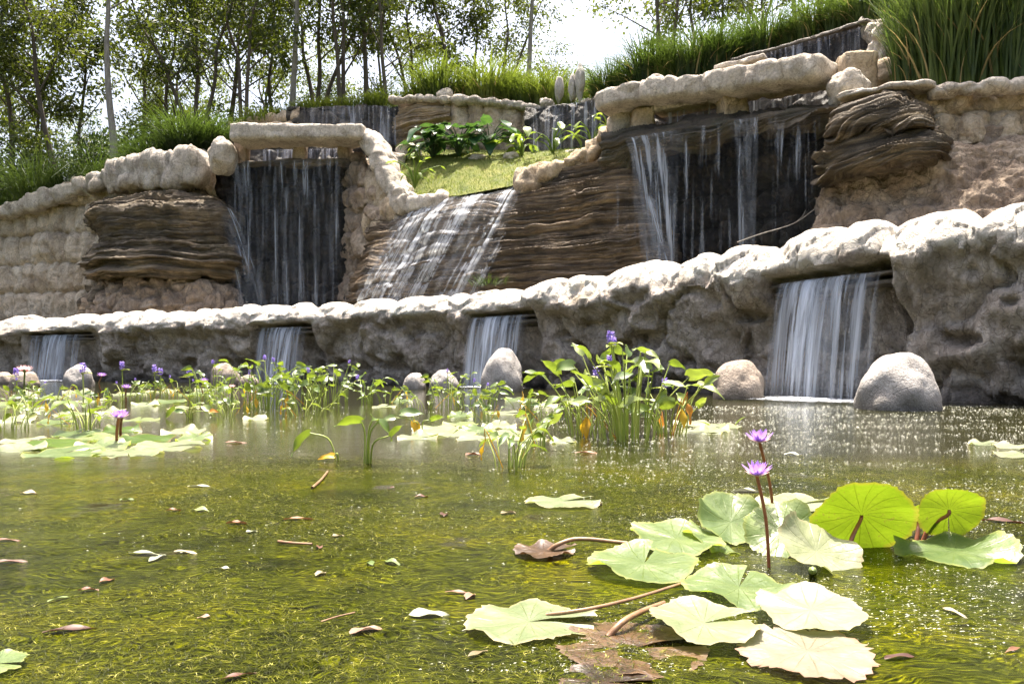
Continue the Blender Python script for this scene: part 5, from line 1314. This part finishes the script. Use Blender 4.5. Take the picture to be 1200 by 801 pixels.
PK = [make_pickerel(71, 26, .68, .6, .19, 1, False, 0, .55), make_pickerel(72, 18, .5, .65, .18, 2, False, 1, .8), make_pickerel(73, 12, .36, .5, .18, 0, False, 1, .9), make_pickerel(74, 9, .42, .3, .22, 0, False, 0, .7)]
pk = [(252, 470, 0, 1.0, 'pickerel plants with purple spikes right of the pointed tan boulder'), (284, 478, 1, 1.1, 'low pickerel clump in front of the small tan boulder'), (316, 478, 0, 1.1, 'dense pickerel clump in front of the second waterfall'), (345, 474, 0, 1.05, 'dense pickerel clump at the right of the second waterfall'),
      (372, 478, 1, 1.15, 'sprawling pickerel clump right of the dense ones, nearest the open water'), (392, 470, 0, 1.0, 'pickerel clump with purple spikes, left of the last flowering stem'), (428, 470, 3, 1.3, 'pickerel with one tall flowering stem, left of the small smooth boulder'), (452, 472, 2, 1.0, 'dark low pickerel leaves left of the small smooth boulder'), (300, 466, 2, 1.0, 'short pickerel leaves close to the wall foot, left of the second waterfall'), (354, 487, 2, .8, 'low trailing leaves in front of the sprawling clump'), (268, 488, 2, .75, 'low trailing leaves at the left front of the dense clumps'),
      (524, 474, 0, .8, 'pickerel clump in front of the low half hidden boulder'), (548, 478, 1, .85, 'pickerel clump with orange leaves left of the tall grey boulder'), (572, 476, 3, 1.0, 'upright leaves in front of the tall grey boulder'), (502, 478, 2, .9, 'low leaves with orange withered blades right of the small smooth boulder'), (618, 480, 2, .9, 'leaves at the right foot of the tall grey boulder'), (640, 492, 2, .8, 'low leaves just left of the largest clump'), (572, 492, 2, .7, 'low green leaves floating over the pale lily mat'),
      (6, 502, 1, .85, 'leafy pickerel clump at the left photo edge'), (104, 506, 3, 1.1, 'leafy stems with a purple spike, left of the lilac lily pair'), (92, 498, 2, .7, 'low leaves behind the leafy stems at left'), (38, 486, 2, .9, 'leaves between the left edge clump and the leafy stems'), (62, 470, 2, 1.0, 'leaves in front of the leftmost waterfall'), (20, 470, 1, .8, 'leaves with purple spikes before the low reddish boulder'), (148, 468, 1, .75, 'leaves right of the grey boulder beside the leftmost waterfall'), (178, 466, 2, .9, 'leaves below the wall, halfway between the first two waterfalls'), (208, 464, 1, .8, 'flowering leaves left of the pointed tan boulder'), (230, 470, 2, .9, 'leaves in front of the pointed tan boulder'), (120, 476, 2, .8, 'low leaves behind the lilac lily pair')]
for i, (px, py, k, sc, lab) in enumerate(pk):
    o = copy_tree(PK[k]); o.location = wat(px, py); o.scale = (sc,) * 3; o.rotation_euler = (0, 0, i * 1.7)
    tag(o, lab, 'water plant', 'pickerel plants in the pond')
for o in PK:
    for ch in list(o.children_recursive): bpy.data.objects.remove(ch)
    bpy.data.objects.remove(o)

# ------------------------------------------------------------------ big leaves at the back of the lawn
def make_taro(label, px, py, Y, n, L, h, seed, m, prof=HEART_W, wr=.62):
    rs = rng(seed); b = np.array(at(px, py, Y)); root = empty('broad_leaf_plant', tuple(b)); tag(root, label, 'plant')
    for k in range(n):
        az = rs.uniform(-3.6, .5) if rs.rand() < .8 else rs.uniform(0, 6.28); o = h * rs.uniform(.3, 1.0); hh = h * rs.uniform(.35, 1.0)
        e = np.array([math.cos(az) * o, math.sin(az) * o, hh]); q = MB()
        q.tube(catmull([(0, 0, -.1), e * np.array([.35, .35, .7]), e], 7), np.linspace(.025, .014, 7), 5)
        l = L * rs.uniform(.7, 1.15); el = rs.uniform(-.7, .4)
        blade(q, e, (math.cos(az) * math.cos(el), math.sin(az) * math.cos(el), math.sin(el)), l, l * wr, .15, rs.uniform(.3, .9), prof, n=12, wave=.05, seed=k)
        q.build('leaf', m, root)
    return root
make_taro('dark big leaved plant at the back of the lawn, left of the three', 508, 184, 32.6, 26, .85, 1.0, 81, TARO)
make_taro('dark big leaved plant in the middle of the three on the lawn', 538, 182, 32.4, 28, .85, 1.1, 82, TARO)
make_taro('dark big leaved plant right of the three, under the fluted wall', 574, 180, 32.0, 26, .85, 1.1, 83, TARO)
YG = leaf_mat('yellow_green_leaf', [(.2, (.10, .17, .02)), (.8, (.2, .27, .04))], (.38, .5, .04), .45, .35)
make_taro('bright upright leafy plant right of the dark big leaves', 612, 180, 31.0, 11, .6, .9, 84, YG, LANCE_W, .5)
make_taro('bright leafy plant with two heads in front of the back sheet of water', 648, 178, 30.2, 12, .55, .95, 85, YG, LANCE_W, .5)
make_taro('bright leafy plant at the right back corner of the lawn', 694, 172, 28.6, 10, .6, .8, 86, YG, LANCE_W, .5)
make_taro('bright sprig growing on the sandy rim below the right lintel', 712, 152, 27.0, 7, .5, .6, 87, YG, LANCE_W, .5)
make_taro('yellow green seedling beside the curved rib at the left of the lawn', 486, 218, 29.4, 14, .36, .95, 88, YG, LANCE_W, .5)
make_taro('small yellow green weed on the rib just above the cascade', 492, 190, 31.2, 8, .3, .6, 89, YG, LANCE_W, .5)
# dry weed on the ramp foot
o = make_grass('weed', 91, 90, .5, .6, .006, .6, .6, GRASS); o.location = at(572, 332, 25.7); tag(o, 'thin sparse weed growing behind the coping, right of the cascade', 'weed')

# ------------------------------------------------------------------ water lilies
def pad_mat(name, stops, edge, under, rough=.34, tr=.38, spec=.55, spots=.4):
    t = NT(name)
    uv = t.n('UVMap').outputs[0]                       # u = angle 0..1, v = radius 0..1
    sp = t.n('SeparateXYZ', {0: uv})
    v = t.coord()
    oi = t.n('ObjectInfo').outputs['Random']
    nn = t.math('ADD', t.math('MULTIPLY', t.noise(v, 9.0, 5, .6), .7), t.math('MULTIPLY', oi, .3))
    c = t.ramp(nn, stops)
    ang = t.math('MULTIPLY', sp.outputs[0], 18.0)
    fr = t.math('ABSOLUTE', t.math('SUBTRACT', t.math('FRACT', ang), .5))
    vein = t.math('MULTIPLY', t.ramp(fr, [(.0, 1.0), (.07, 0.0)]), t.ramp(sp.outputs[1], [(.0, 1.0), (.9, .25)]))
    c = t.mix(t.math('MULTIPLY', vein, .6), c, tuple(x * .45 for x in under))
    ed = t.ramp(t.math('ADD', sp.outputs[1], t.math('MULTIPLY', t.math('SUBTRACT', t.noise(v, 14.0, 4), .5), .25)), [(.90, 0.0), (1.0, 1.0)])
    c = t.mix(t.math('MULTIPLY', ed, .8), c, edge)
    spt = t.ramp(t.noise(v, 60.0, 2), [(.66, 0.0), (.72, 1.0)])
    c = t.mix(t.math('MULTIPLY', spt, spots), c, (.10, .07, .03))
    hgt = t.math('ADD', t.math('MULTIPLY', vein, .5), t.noise(v, 24.0, 4))
    b = t.n('Bump', {'Strength': .6, 'Distance': .010, 'Height': hgt})
    p = t.n('BsdfPrincipled', {'Base Color': c, 'Roughness': rough, 'Specular IOR Level': spec, 'Normal': b.outputs[0]})
    tl = t.n('BsdfTranslucent', {'Color': t.mix(t.math('MULTIPLY', vein, .8), t.mix(.55, c, under), tuple(x * .3 for x in under)), 'Normal': b.outputs[0]})
    return t.done(t.n('MixShader', {0: tr, 1: p.outputs[0], 2: tl.outputs[0]}).outputs[0])
PAD = pad_mat('lily_pad_green', [(.3, (.085, .135, .038)), (.5, (.15, .205, .07)), (.7, (.245, .285, .12))], (.32, .34, .10), (.42, .58, .02), .36, .4)
PADW = pad_mat('lily_pad_pale', [(.3, (.13, .165, .07)), (.5, (.195, .22, .115)), (.7, (.28, .29, .175))], (.36, .30, .16), (.45, .5, .1), .42, .25)
PADB = pad_mat('lily_pad_browning', [(.3, (.16, .145, .095)), (.5, (.23, .22, .155)), (.7, (.28, .275, .205))], (.24, .12, .07), (.4, .3, .1), .45, .2, spots=.7)
PADU = pad_mat('lily_pad_backlit', [(.3, (.07, .135, .008)), (.5, (.10, .18, .01)), (.7, (.15, .22, .015))], (.22, .13, .03), (.165, .225, .005), .4, .52, spots=.9)
PADD = pad_mat('lily_pad_dead', [(.3, (.018, .010, .004)), (.5, (.05, .026, .010)), (.7, (.10, .055, .022))], (.14, .09, .06), (.3, .15, .05), .35, .1, spots=.3)

def pad_mesh(name, r, mat, seed, notch=0.0, gap=.10, wave=.06, teeth=.025, cup=0.0, lobes=5, parent=None, nr=9, na=84, sag=.0, fold=0.0, foldang=0.0):
    rs = rng(seed)
    a = np.linspace(0, 1, na)[None, :]; q = (np.linspace(0, 1, nr) ** .8)[:, None]
    A = notch + gap / 2 * (1 - .6 * q) + a * (2 * math.pi - gap * (1 - .6 * q))
    R_ = r * q * (1 + .05 * np.sin(2 * A + seed) + .03 * np.sin(3 * A + seed * 2)) * (1 + teeth * sstep(.8, 1, q) * (np.sin(A * 26 + 2 * np.sin(A * 5 + seed)) + .6 * np.sin(A * 41 + seed)))
    X = R_ * np.cos(A); Y = R_ * np.sin(A)
    Z = r * (cup * q ** 2.2 + wave * q ** 3 * np.sin(lobes * A + seed) + wave * .6 * q ** 2.5 * np.sin((lobes + 3) * A + seed * 1.7) - sag * (q * 0 + 1) * 0)
    Z = Z + r * .05 * fbm(np.stack([X / r * 2 + seed, Y / r * 2, X * 0], -1), 3, seed)
    if fold:
        d = X * math.cos(foldang) + Y * math.sin(foldang)
        Z = Z + fold * np.maximum(0, d / r - .25) ** 1.5 * r
    # lift beside the notch, where the two lobes overlap
    Z = Z + r * .10 * q * (np.exp(-(a * 2 * math.pi / .35) ** 2))
    P = np.stack([X, Y, Z], -1)
    uv = np.stack(np.broadcast_arrays(a, q + 0 * a), -1).copy()
    uv[..., 0] = np.broadcast_to(a, uv.shape[:2])
    return mesh(name, P.reshape(-1, 3), gridF(nr, na), mat, parent, uv=uv.reshape(-1, 2))

def pad(label, px, py, wpx, mat, seed, lift=.012, tilt=0.0, roll=0.0, group=None, **kw):
    c = wat(px, py, lift); r = wpx * c[1] / FP / 2
    o = pad_mesh('lily_pad', r, mat, seed, **kw)
    o.location = c
    o.rotation_euler = (tilt, roll, 0)
    return tag(o, label, 'lily pad', group)
G = 'lily pads of the near group'
pad('flat pale lily pad at the front, joined by a long straight rusty stalk', 620, 726, 147, PADW, 1, notch=-.2, gap=.16, wave=.05, teeth=.03, group=G)
pad('small flat pale lily pad alone in open water behind the dead pad', 660, 587, 84, PADW, 2, notch=.4, gap=.2, wave=.04)
pad('wavy green and white pad at the left of the near group, front edge curled up', 755, 660, 128, PAD, 3, lift=.03, notch=1.2, gap=.12, wave=.08, lobes=3, cup=.05, tilt=.06, roll=-.03, group=G)
pad('wavy pale pad behind the left curled pad, touching the dark hollow', 792, 630, 112, PAD, 4, lift=.04, notch=2.4, wave=.08, lobes=3, cup=.05, tilt=.10, roll=.06, group=G)
pad('tilted cupped pad at the back left of the lilac flower stems', 856, 612, 92, PAD, 5, lift=.06, notch=3.0, wave=.10, cup=.2, lobes=3, tilt=.5, roll=.26, group=G)
pad('tall tilted pad directly behind the front lilac flower stalk', 915, 622, 86, PAD, 6, lift=.07, notch=1.9, wave=.12, cup=.10, lobes=3, tilt=.62, roll=-.2, group=G)
pad('bright white tilted pad right of the lilac flower stalks', 957, 645, 98, PADW, 7, lift=.05, notch=2.2, wave=.11, lobes=3, cup=.15, tilt=.5, roll=.36, group=G)
pad('flat white pad behind the lilac flower stalks, farthest of the group', 932, 590, 90, PADW, 8, lift=.02, wave=.05, tilt=.10, group=G)
pad('pale pad with a raised notch just below the flower stalks', 866, 688, 124, PAD, 9, lift=.03, notch=1.1, gap=.14, wave=.085, lobes=3, cup=.05, tilt=.08, group=G)
pad('wide white pad with a curled green front edge, left of the browning pad', 825, 728, 128, PADW, 10, lift=.035, notch=.35, gap=.14, wave=.075, lobes=3, cup=.05, tilt=.06, roll=.05, group=G)
pad('white pad right of the centre, overlapping the browning pad', 950, 714, 132, PADW, 11, lift=.035, notch=2.3, gap=.12, wave=.08, lobes=3, cup=.05, tilt=.05, group=G)
pad('flat browning pad with a ragged brown edge, nearest of the group', 946, 762, 160, PADB, 12, lift=.014, notch=1.9, gap=.1, wave=.035, teeth=.05, group=G)
pad('flat green and white pad lying under the two upright leaves', 1118, 646, 128, PAD, 14, lift=.014, notch=2.6, gap=.12, wave=.07, tilt=.03, group=G, fold=.4, foldang=0.2)
pad('dark shaded pad low in the hollow of the near group', 846, 634, 90, PAD, 15, lift=.015, wave=.10, tilt=.15, roll=.3, group=G)
pad('half sunken brown pad at the bottom front of the near group', 738, 757, 178, PADD, 16, lift=.002, wave=.03, teeth=.02, gap=.3)
pad('added pad in place of a white sky reflection at the bottom photo edge', 712, 800, 120, PADD, 17, lift=.003, wave=.02, teeth=.05)  # pad added where still water mirrors the white sky
pad('green pad with a red edge cut by the bottom left corner', -4, 777, 64, PAD, 18, lift=.016, wave=.06, tilt=.1)
pad('brown dead lily pad with a bent rusty stalk', 638, 646, 72, PADD, 19, lift=.008, wave=.06, cup=.10, teeth=.03)
def upright(label, px, py, wpx, Y, tilt, roll, seed, base, yaw=0.0):
    """a leaf standing up on its stalk, seen from below against the light"""
    root = empty('lily_leaf', wat(*base)); tag(root, label, 'lily leaf', G)
    c = np.array(at(px, py, Y)); r = wpx * Y / FP / 2
    b = pad_mesh('leaf_blade', r, PADU, seed, notch=1.5, gap=.06, wave=.07, cup=-.12, lobes=3, parent=root, teeth=.02, fold=-.3, foldang=-1.4)
    b.location = tuple(c - np.array(root.location)); b.rotation_euler = (-tilt, roll, yaw)
    e = c - np.array(root.location); q = MB()
    q.tube(catmull([(0, 0, -.05), e * np.array([.4, .3, .45]), e * np.array([.95, 1, .85]), e], 12), np.linspace(.009, .006, 12), 7)
    q.build('stalk', REDST, root)
    return root
upright('large bright green leaf standing upright on a red stalk, backlit', 1010, 603, 122, 2.95, 1.02, .16, 13, (988, 652), .05)
upright('smaller bright green leaf standing upright at the right, backlit', 1112, 597, 76, 3.05, 1.15, -.08, 20, (1076, 634), -.1)
upright('small bright green leaf half hidden between the two upright leaves', 1078, 603, 48, 3.2, .95, .2, 23, (1072, 634), .2)
def stalk(label, pts, r, m, cat='stalk'):
    q = MB(); q.tube(catmull([np.array(p) for p in pts], 24), np.linspace(r, r * .8, 24) if not isinstance(r, list) else r, 8)
    return tag(q.build('stalk', m), label, cat)
def w_(px, py, z=.01): return np.array(wat(px, py, z))
stalk('long straight rusty stalk lying from the flat front pad to the group', [w_(640, 720, .012), w_(690, 713, .03), w_(745, 700, .03), w_(803, 682, .02)], .006, RUST)
stalk('thick pale stalk rising out of the half sunken brown pad', [w_(712, 746, .0), w_(730, 728, .03), w_(752, 716, .03), w_(778, 706, .02)], .009, RUST)
stalk('bent rusty stalk arching from the dead pad to the near group', [w_(642, 646, .0), w_(655, 637, .03), w_(680, 631, .045), w_(735, 636, .03)], .009, RUST)
stalk('short green stump of a stalk beside the large upright leaf', [w_(952, 668, -.02), w_(952, 668, .03), w_(952.5, 668, .045)], [.013] * 20 + [.012, .010, .006, .0005], GRNST)
boulder('clod', 'rusty clod of rotting leaf on the dead pad', wat(652, 640), .05, .04, .025, PADD, 19, .3, cat='plant debris')

def lily_flower(label, base, top, Y, r, m, seed, stalkm=REDST, sr=.006, group=None, npet=16, open_=.95):
    rs = rng(seed); b = np.array(wat(*base)); e = np.array(at(top[0], top[1], Y)) - b
    root = empty('water_lily', tuple(b)); tag(root, label, 'flower', group)
    q = MB(); q.tube(catmull([(0, 0, -.05), e * np.array([.3, .4, .5]), e], 12), sr, 7); q.build('stalk', stalkm, root)
    mb = MB()
    for ring, (n, el, ls, off) in enumerate(((npet // 2, open_ * .45, 1.0, 0), (npet // 2, open_ * .8, .92, .4), (npet // 3, 1.15, .75, .2))):
        for k in range(n):
            a = 2 * math.pi * k / n + off + rs.normal(0, .06); ee = el + rs.normal(0, .08)
            d = (math.cos(a) * math.cos(ee), math.sin(a) * math.cos(ee), math.sin(ee))
            blade(mb, e + np.array([math.cos(a), math.sin(a), 0]) * r * .08, d, r * ls, r * .30, .35, -.45, [.45, .6, .85, 1.0, .7, 0], n=7)
    mb.build('petals', m, root)
    mb = MB()
    for k in range(4):
        a = k * 1.57 + .5; blade(mb, e - np.array([0, 0, .004]), (math.cos(a), math.sin(a), .28), r * 1.0, r * .3, .3, -.2, [.45, .6, .85, 1.0, .7, 0], n=6)
    mb.build('sepals', PINK if m is not PINK else GRNST, root)
    mb = MB()
    for k in range(26):
        a = rs.uniform(0, 6.28); rr = r * .16 * rs.rand() ** .5
        p = e + np.array([math.cos(a) * rr, math.sin(a) * rr, 0]); mb.tube([p, p + np.array([math.cos(a) * rr * .5, math.sin(a) * rr * .5, r * .42])], r * .018, 4)
    mb.build('stamens', YELC, root)
    return root
lily_flower('front lilac water lily on a red stalk in the near group', (902, 664), (887, 557), 2.70, .062, LILA, 1)
lily_flower('rear lilac water lily on a red stalk, highest of the near group', (908, 630), (890, 518), 3.1, .064, LILA, 2)
GF = 'water lilies on the far side'
lily_flower('lilac water lily of the far pair, in front, over the left lily mat', (137, 523), (139, 490), 6.5, .085, LILA, 3, sr=.012, group=GF)
lily_flower('lilac water lily of the far pair, behind and hidden by the front one', (142, 515), (143, 488), 7.0, .08, LILA, 4, sr=.012, group=GF)
lily_flower('lilac water lily behind the far pair on a short stalk', (148, 470), (148, 455), 14, .10, LILA, 5, sr=.014, group=GF)
lily_flower('pale pink lotus like flower at far left before the low reddish boulder', (30, 468), (29, 436), 14.5, .17, PINK, 6, GRNST, .016, group=GF)
lily_flower('small lilac flower low before the pointed tan boulder', (239, 462), (239, 447), 16, .10, LILA, 7, sr=.014, group=GF)
lily_flower('small lilac flower right of the grey boulder at left', (119, 458), (119, 441), 18, .12, LILA, 8, sr=.014, group=GF)
lily_flower('small white flower alone in open water left of the dense clumps', (272, 482), (272, 454), 11.2, .06, PINK, 9, GRNST, .01, group=GF)
for k, (px, py, by, lab) in enumerate(((97, 437, 480, 'tall purple flower spike standing before the grey boulder at left'), (19, 441, 470, 'purple flower spike left of the pink lotus like flower'), (181, 436, 466, 'purple flower spike near the wall between the first two waterfalls'), (222, 442, 470, 'purple flower spike left of the pointed tan boulder'), (143, 433, 468, 'purple flower spike with a pale leaf, right of the grey boulder'),
        (188, 440, 466, 'purple spike just right of the one between the first two waterfalls'))):
    b = np.array(wat(px, by)); e = np.array(at(px, py, b[1])) - b
    root = empty('pickerel_flower', tuple(b)); tag(root, lab, 'flower', 'single purple spikes at left')
    q = MB(); q.tube(catmull([(0, 0, -.05), e * .5 + np.array([.01, 0, 0]), e], 8), .010, 6)
    blade(q, e * .97, (.8 * (-1) ** k, -.3, .3), .2, .09, .3, .5)
    q.build('stalk', PSTEM, root); s = spike(.14, rng(k + 5), PURP).build('flower_spike', PURP, root); s.location = tuple(e)
# a pink lotus bud leaf beside the far flower is left to the clump above

# mats of smaller pads
rs = rng(21)
def mat_of(cells, label, group, mats, wr, seed):
    for k, (px, py, w) in enumerate(cells):
        pad(label, px, py, w * (.72 + .12 * (k % 3)), mats[k % len(mats)], seed + k, lift=.006 + .006 * (k % 4), notch=k * 1.3, wave=.05 if k % 3 else .12, lobes=4, tilt=.07 if k % 3 else .2, group=group, na=48, nr=6)
mat_of([(20, 528, 90), (75, 531, 100), (60, 520, 80), (120, 522, 84), (150, 531, 96), (195, 523, 88), (228, 513, 60), (170, 514, 80), (110, 513, 70), (215, 506, 66), (30, 516, 60), (90, 508, 60), (140, 505, 70)],
       'green lily pad in the floating mat around the far lilac pair', 'pads of the left mat', [PADW, PAD, PADU, PAD, PADW], 1, 300)
mat_of([(40, 480, 46), (10, 474, 50), (85, 485, 44), (130, 482, 46), (60, 466, 44), (110, 470, 40), (170, 474, 46), (200, 470, 44), (150, 462, 44), (30, 462, 40), (230, 462, 46), (190, 458, 40), (90, 460, 44), (262, 470, 40), (215, 478, 40), (20, 492, 54), (165, 492, 46), (250, 456, 40), (300, 490, 40), (65, 494, 50)],
       'thin pale lily pad among the plants before the leftmost waterfall', 'pads far at left', [PADW, PAD, PADW], 1, 330)
mat_of([(490, 513, 64), (530, 508, 70), (510, 502, 60), (560, 503, 60), (560, 514, 62), (600, 509, 60), (585, 499, 54), (540, 497, 50), (620, 514, 50), (660, 517, 46)],
       'pale lily pad in the floating mat left of the largest clump', 'pads of the middle mat', [PADW, PADW, PADW, PAD], 1, 360)
mat_of([(822, 507, 66), (850, 499, 44), (812, 496, 50), (838, 503, 50)], 'pale lily pad right of the largest clump', 'pads right of the largest clump', [PADW], 1, 380)
mat_of([(1152, 520, 44), (1186, 522, 52), (1192, 533, 50)], 'white lily pad floating at the right photo edge', 'pads at the right edge', [PADW], 1, 390)
mat_of([(470, 470, 40), (450, 476, 34), (610, 468, 40), (640, 474, 40), (560, 462, 34), (590, 484, 46), (540, 486, 44)], 'small lily pad among the leaves before the middle boulders', 'pads before the middle boulders', [PAD, PADW], 1, 395)
for k, (px, py, lab) in enumerate(((832, 492, 'short green leaf standing on the pads right of the largest clump, left one'), (862, 490, 'short green leaf standing right of the largest clump, right one'))):
    mb = MB(); b = np.array(wat(px, py + 8)); blade(mb, (0, 0, 0), (-.6 + .9 * k, -.1, .6), .16, .09, .3, .7); tag(mb.build('young_leaf', PICK, None, tuple(b)), lab, 'leaf')

# ------------------------------------------------------------------ fallen leaves and twigs on the water
def fl_mat(n, a, b): return leaf_mat(n, [(.3, a), (.7, b)], b, .15, .5, .5, .4, nscale=25.0)
FM = {'tan': fl_mat('tan_leaf', (.16, .12, .06), (.30, .24, .15)), 'brown': fl_mat('brown_leaf', (.06, .022, .012), (.14, .06, .035)), 'orange': fl_mat('rust_leaf', (.13, .05, .02), (.22, .10, .045)), 'green': fl_mat('green_fallen_leaf', (.08, .12, .025), (.18, .21, .07)), 'pale': fl_mat('pale_leaf', (.24, .25, .16), (.40, .40, .30)), 'pink': fl_mat('pinkish_leaf', (.22, .13, .085), (.34, .23, .16))}
debris = [(203, 597, 16, .2, 'orange', 'small orange fallen leaf, second row at left'), (236, 597, 22, -.1, 'green', 'green fallen leaf beside the small orange one'), (174, 648, 46, -.05, 'pale', 'long pale willow leaf, back one of the crossed pair'), (186, 652, 40, .5, 'pale', 'pale willow leaf crossing in front of the long one'), (218, 646, 28, -.05, 'tan', 'narrow tan leaf tip right of the crossed pair'), (71, 700, 28, .35, 'green', 'pale green pointed leaf above the long red brown leaf'), (85, 736, 56, .15, 'brown', 'long red brown leaf at the lower left'), (126, 679, 20, .4, 'orange', 'small rust leaf above the pale green pointed leaf'), (104, 690, 20, .1, 'brown', 'small brown leaf left below the rust leaf'), (9, 632, 28, .05, 'brown', 'brown leaf at the left photo edge'), (14, 657, 34, .1, 'brown', 'thin brown leaf at the left edge below another'), (150, 585, 16, .1, 'green', 'small green leaf in the far left water'), (236, 569, 28, .05, 'pale', 'thin pale leaf floating below the left mat'), (34, 577, 20, .0, 'tan', 'small tan leaf near the left edge, far back'), (353, 607, 36, .1, 'orange', 'thin rust leaf left of the middle water'), (295, 622, 14, .3, 'pale', 'tiny pale leaf near the middle twig'), (374, 640, 16, .6, 'brown', 'dark brown curled leaf at the end of the twig'), (239, 722, 14, 1.1, 'pink', 'small curled pinkish leaf left of centre'), (376, 671, 20, .4, 'tan', 'small slanted tan leaf below the curled brown leaf'), (264, 665, 12, .0, 'pale', 'tiny pale leaf right of the crossed pair'), (280, 790, 40, .25, 'brown', 'dark brown leaf at the bottom edge, left of centre'), (396, 627, 14, .2, 'tan', 'small round tan leaf above the curled brown leaf'), (278, 518, 26, .0, 'orange', 'reddish leaf in the open water behind'), (458, 571, 10, .9, 'brown', 'tiny dark leaf below the three stem sprig'), (521, 602, 20, .5, 'brown', 'purple brown leaf standing in mid water'), (494, 581, 16, .2, 'brown', 'thin brown leaf left of the small sprout'), (434, 659, 18, .7, 'green', 'pale green leaf piece, left of a darker one in mid pond'), (460, 658, 22, -.2, 'green', 'glossy green leaf piece in mid pond'), (503, 719, 44, .05, 'pale', 'broad pale leaf lying left of the flat front pad'), (430, 737, 40, .2, 'pink', 'pinkish leaf below centre, left of the broad pale leaf'), (551, 697, 24, .4, 'pink', 'pale pointed leaf above the flat front pad'), (537, 693, 28, .0, 'orange', 'thin rust leaf left of the pale pointed one'), (278, 612, 22, .1, 'orange', 'thin rust leaf in the left middle water'), (560, 764, 34, .3, 'tan', 'straw coloured tuft of leaf by the bottom, left of the sunken pad'), (1118, 716, 30, -.4, 'tan', 'brownish leaf at right below the flat green pad'), (1187, 760, 26, -.9, 'orange', 'rust brown leaf at the lower right edge'), (1056, 768, 44, .1, 'brown', 'brown sunken leaf right of the browning pad'), (930, 532, 20, .0, 'pale', 'tiny pale leaf in sparkling water behind the flowers'), (880, 575, 36, .02, 'pale', 'thin pale leaf left of the flower stalks'), (1180, 610, 50, -.05, 'brown', 'thin brown leaf at the right photo edge'), (700, 590, 20, .3, 'tan', 'small tan leaf right of the lone pale pad'), (596, 600, 20, .2, 'tan', 'small tan leaf left of the lone pale pad'), (556, 532, 20, .1, 'orange', 'rust scrap of leaf near the small front sprout'), (690, 530, 30, .02, 'orange', 'rust scrap of leaf before the largest clump')]
for k, (px, py, wpx, a, m, lab) in enumerate(debris):
    c = wat(px, py, .006); L = wpx * c[1] / FP * 1.1
    mb = MB(); dv = (math.cos(a * 3), math.sin(a * 3) * 1.0, .06)
    fat = .5 if wpx < 26 else (.42 if m in ('pale', 'pink') and k > 20 else .24)
    s = np.array(dv) * L * .5
    blade(mb, (-s[0], -s[1], 0), dv, L, L * fat, .35, .25, LANCE_W, n=9, roll=.12 * math.sin(k * 2.1), wave=.10, seed=k)
    o = mb.build('fallen_leaf', FM[m], None, c); tag(o, lab, 'fallen leaf', 'leaves floating on the pond')
for lab, pts, r in (('brown twig floating left of the dark curled leaf', [(326, 634), (345, 636), (366, 637)], .006), ('thin pale twig in the lower middle water', [(376, 728), (395, 722), (416, 717)], .0025), ('pale curved stem in the water below the three stem sprig', [(366, 571), (376, 562), (384, 552)], .008)):
    stalk(lab, [w_(*p) for p in pts], r, RUST, 'twig').name = 'twig'
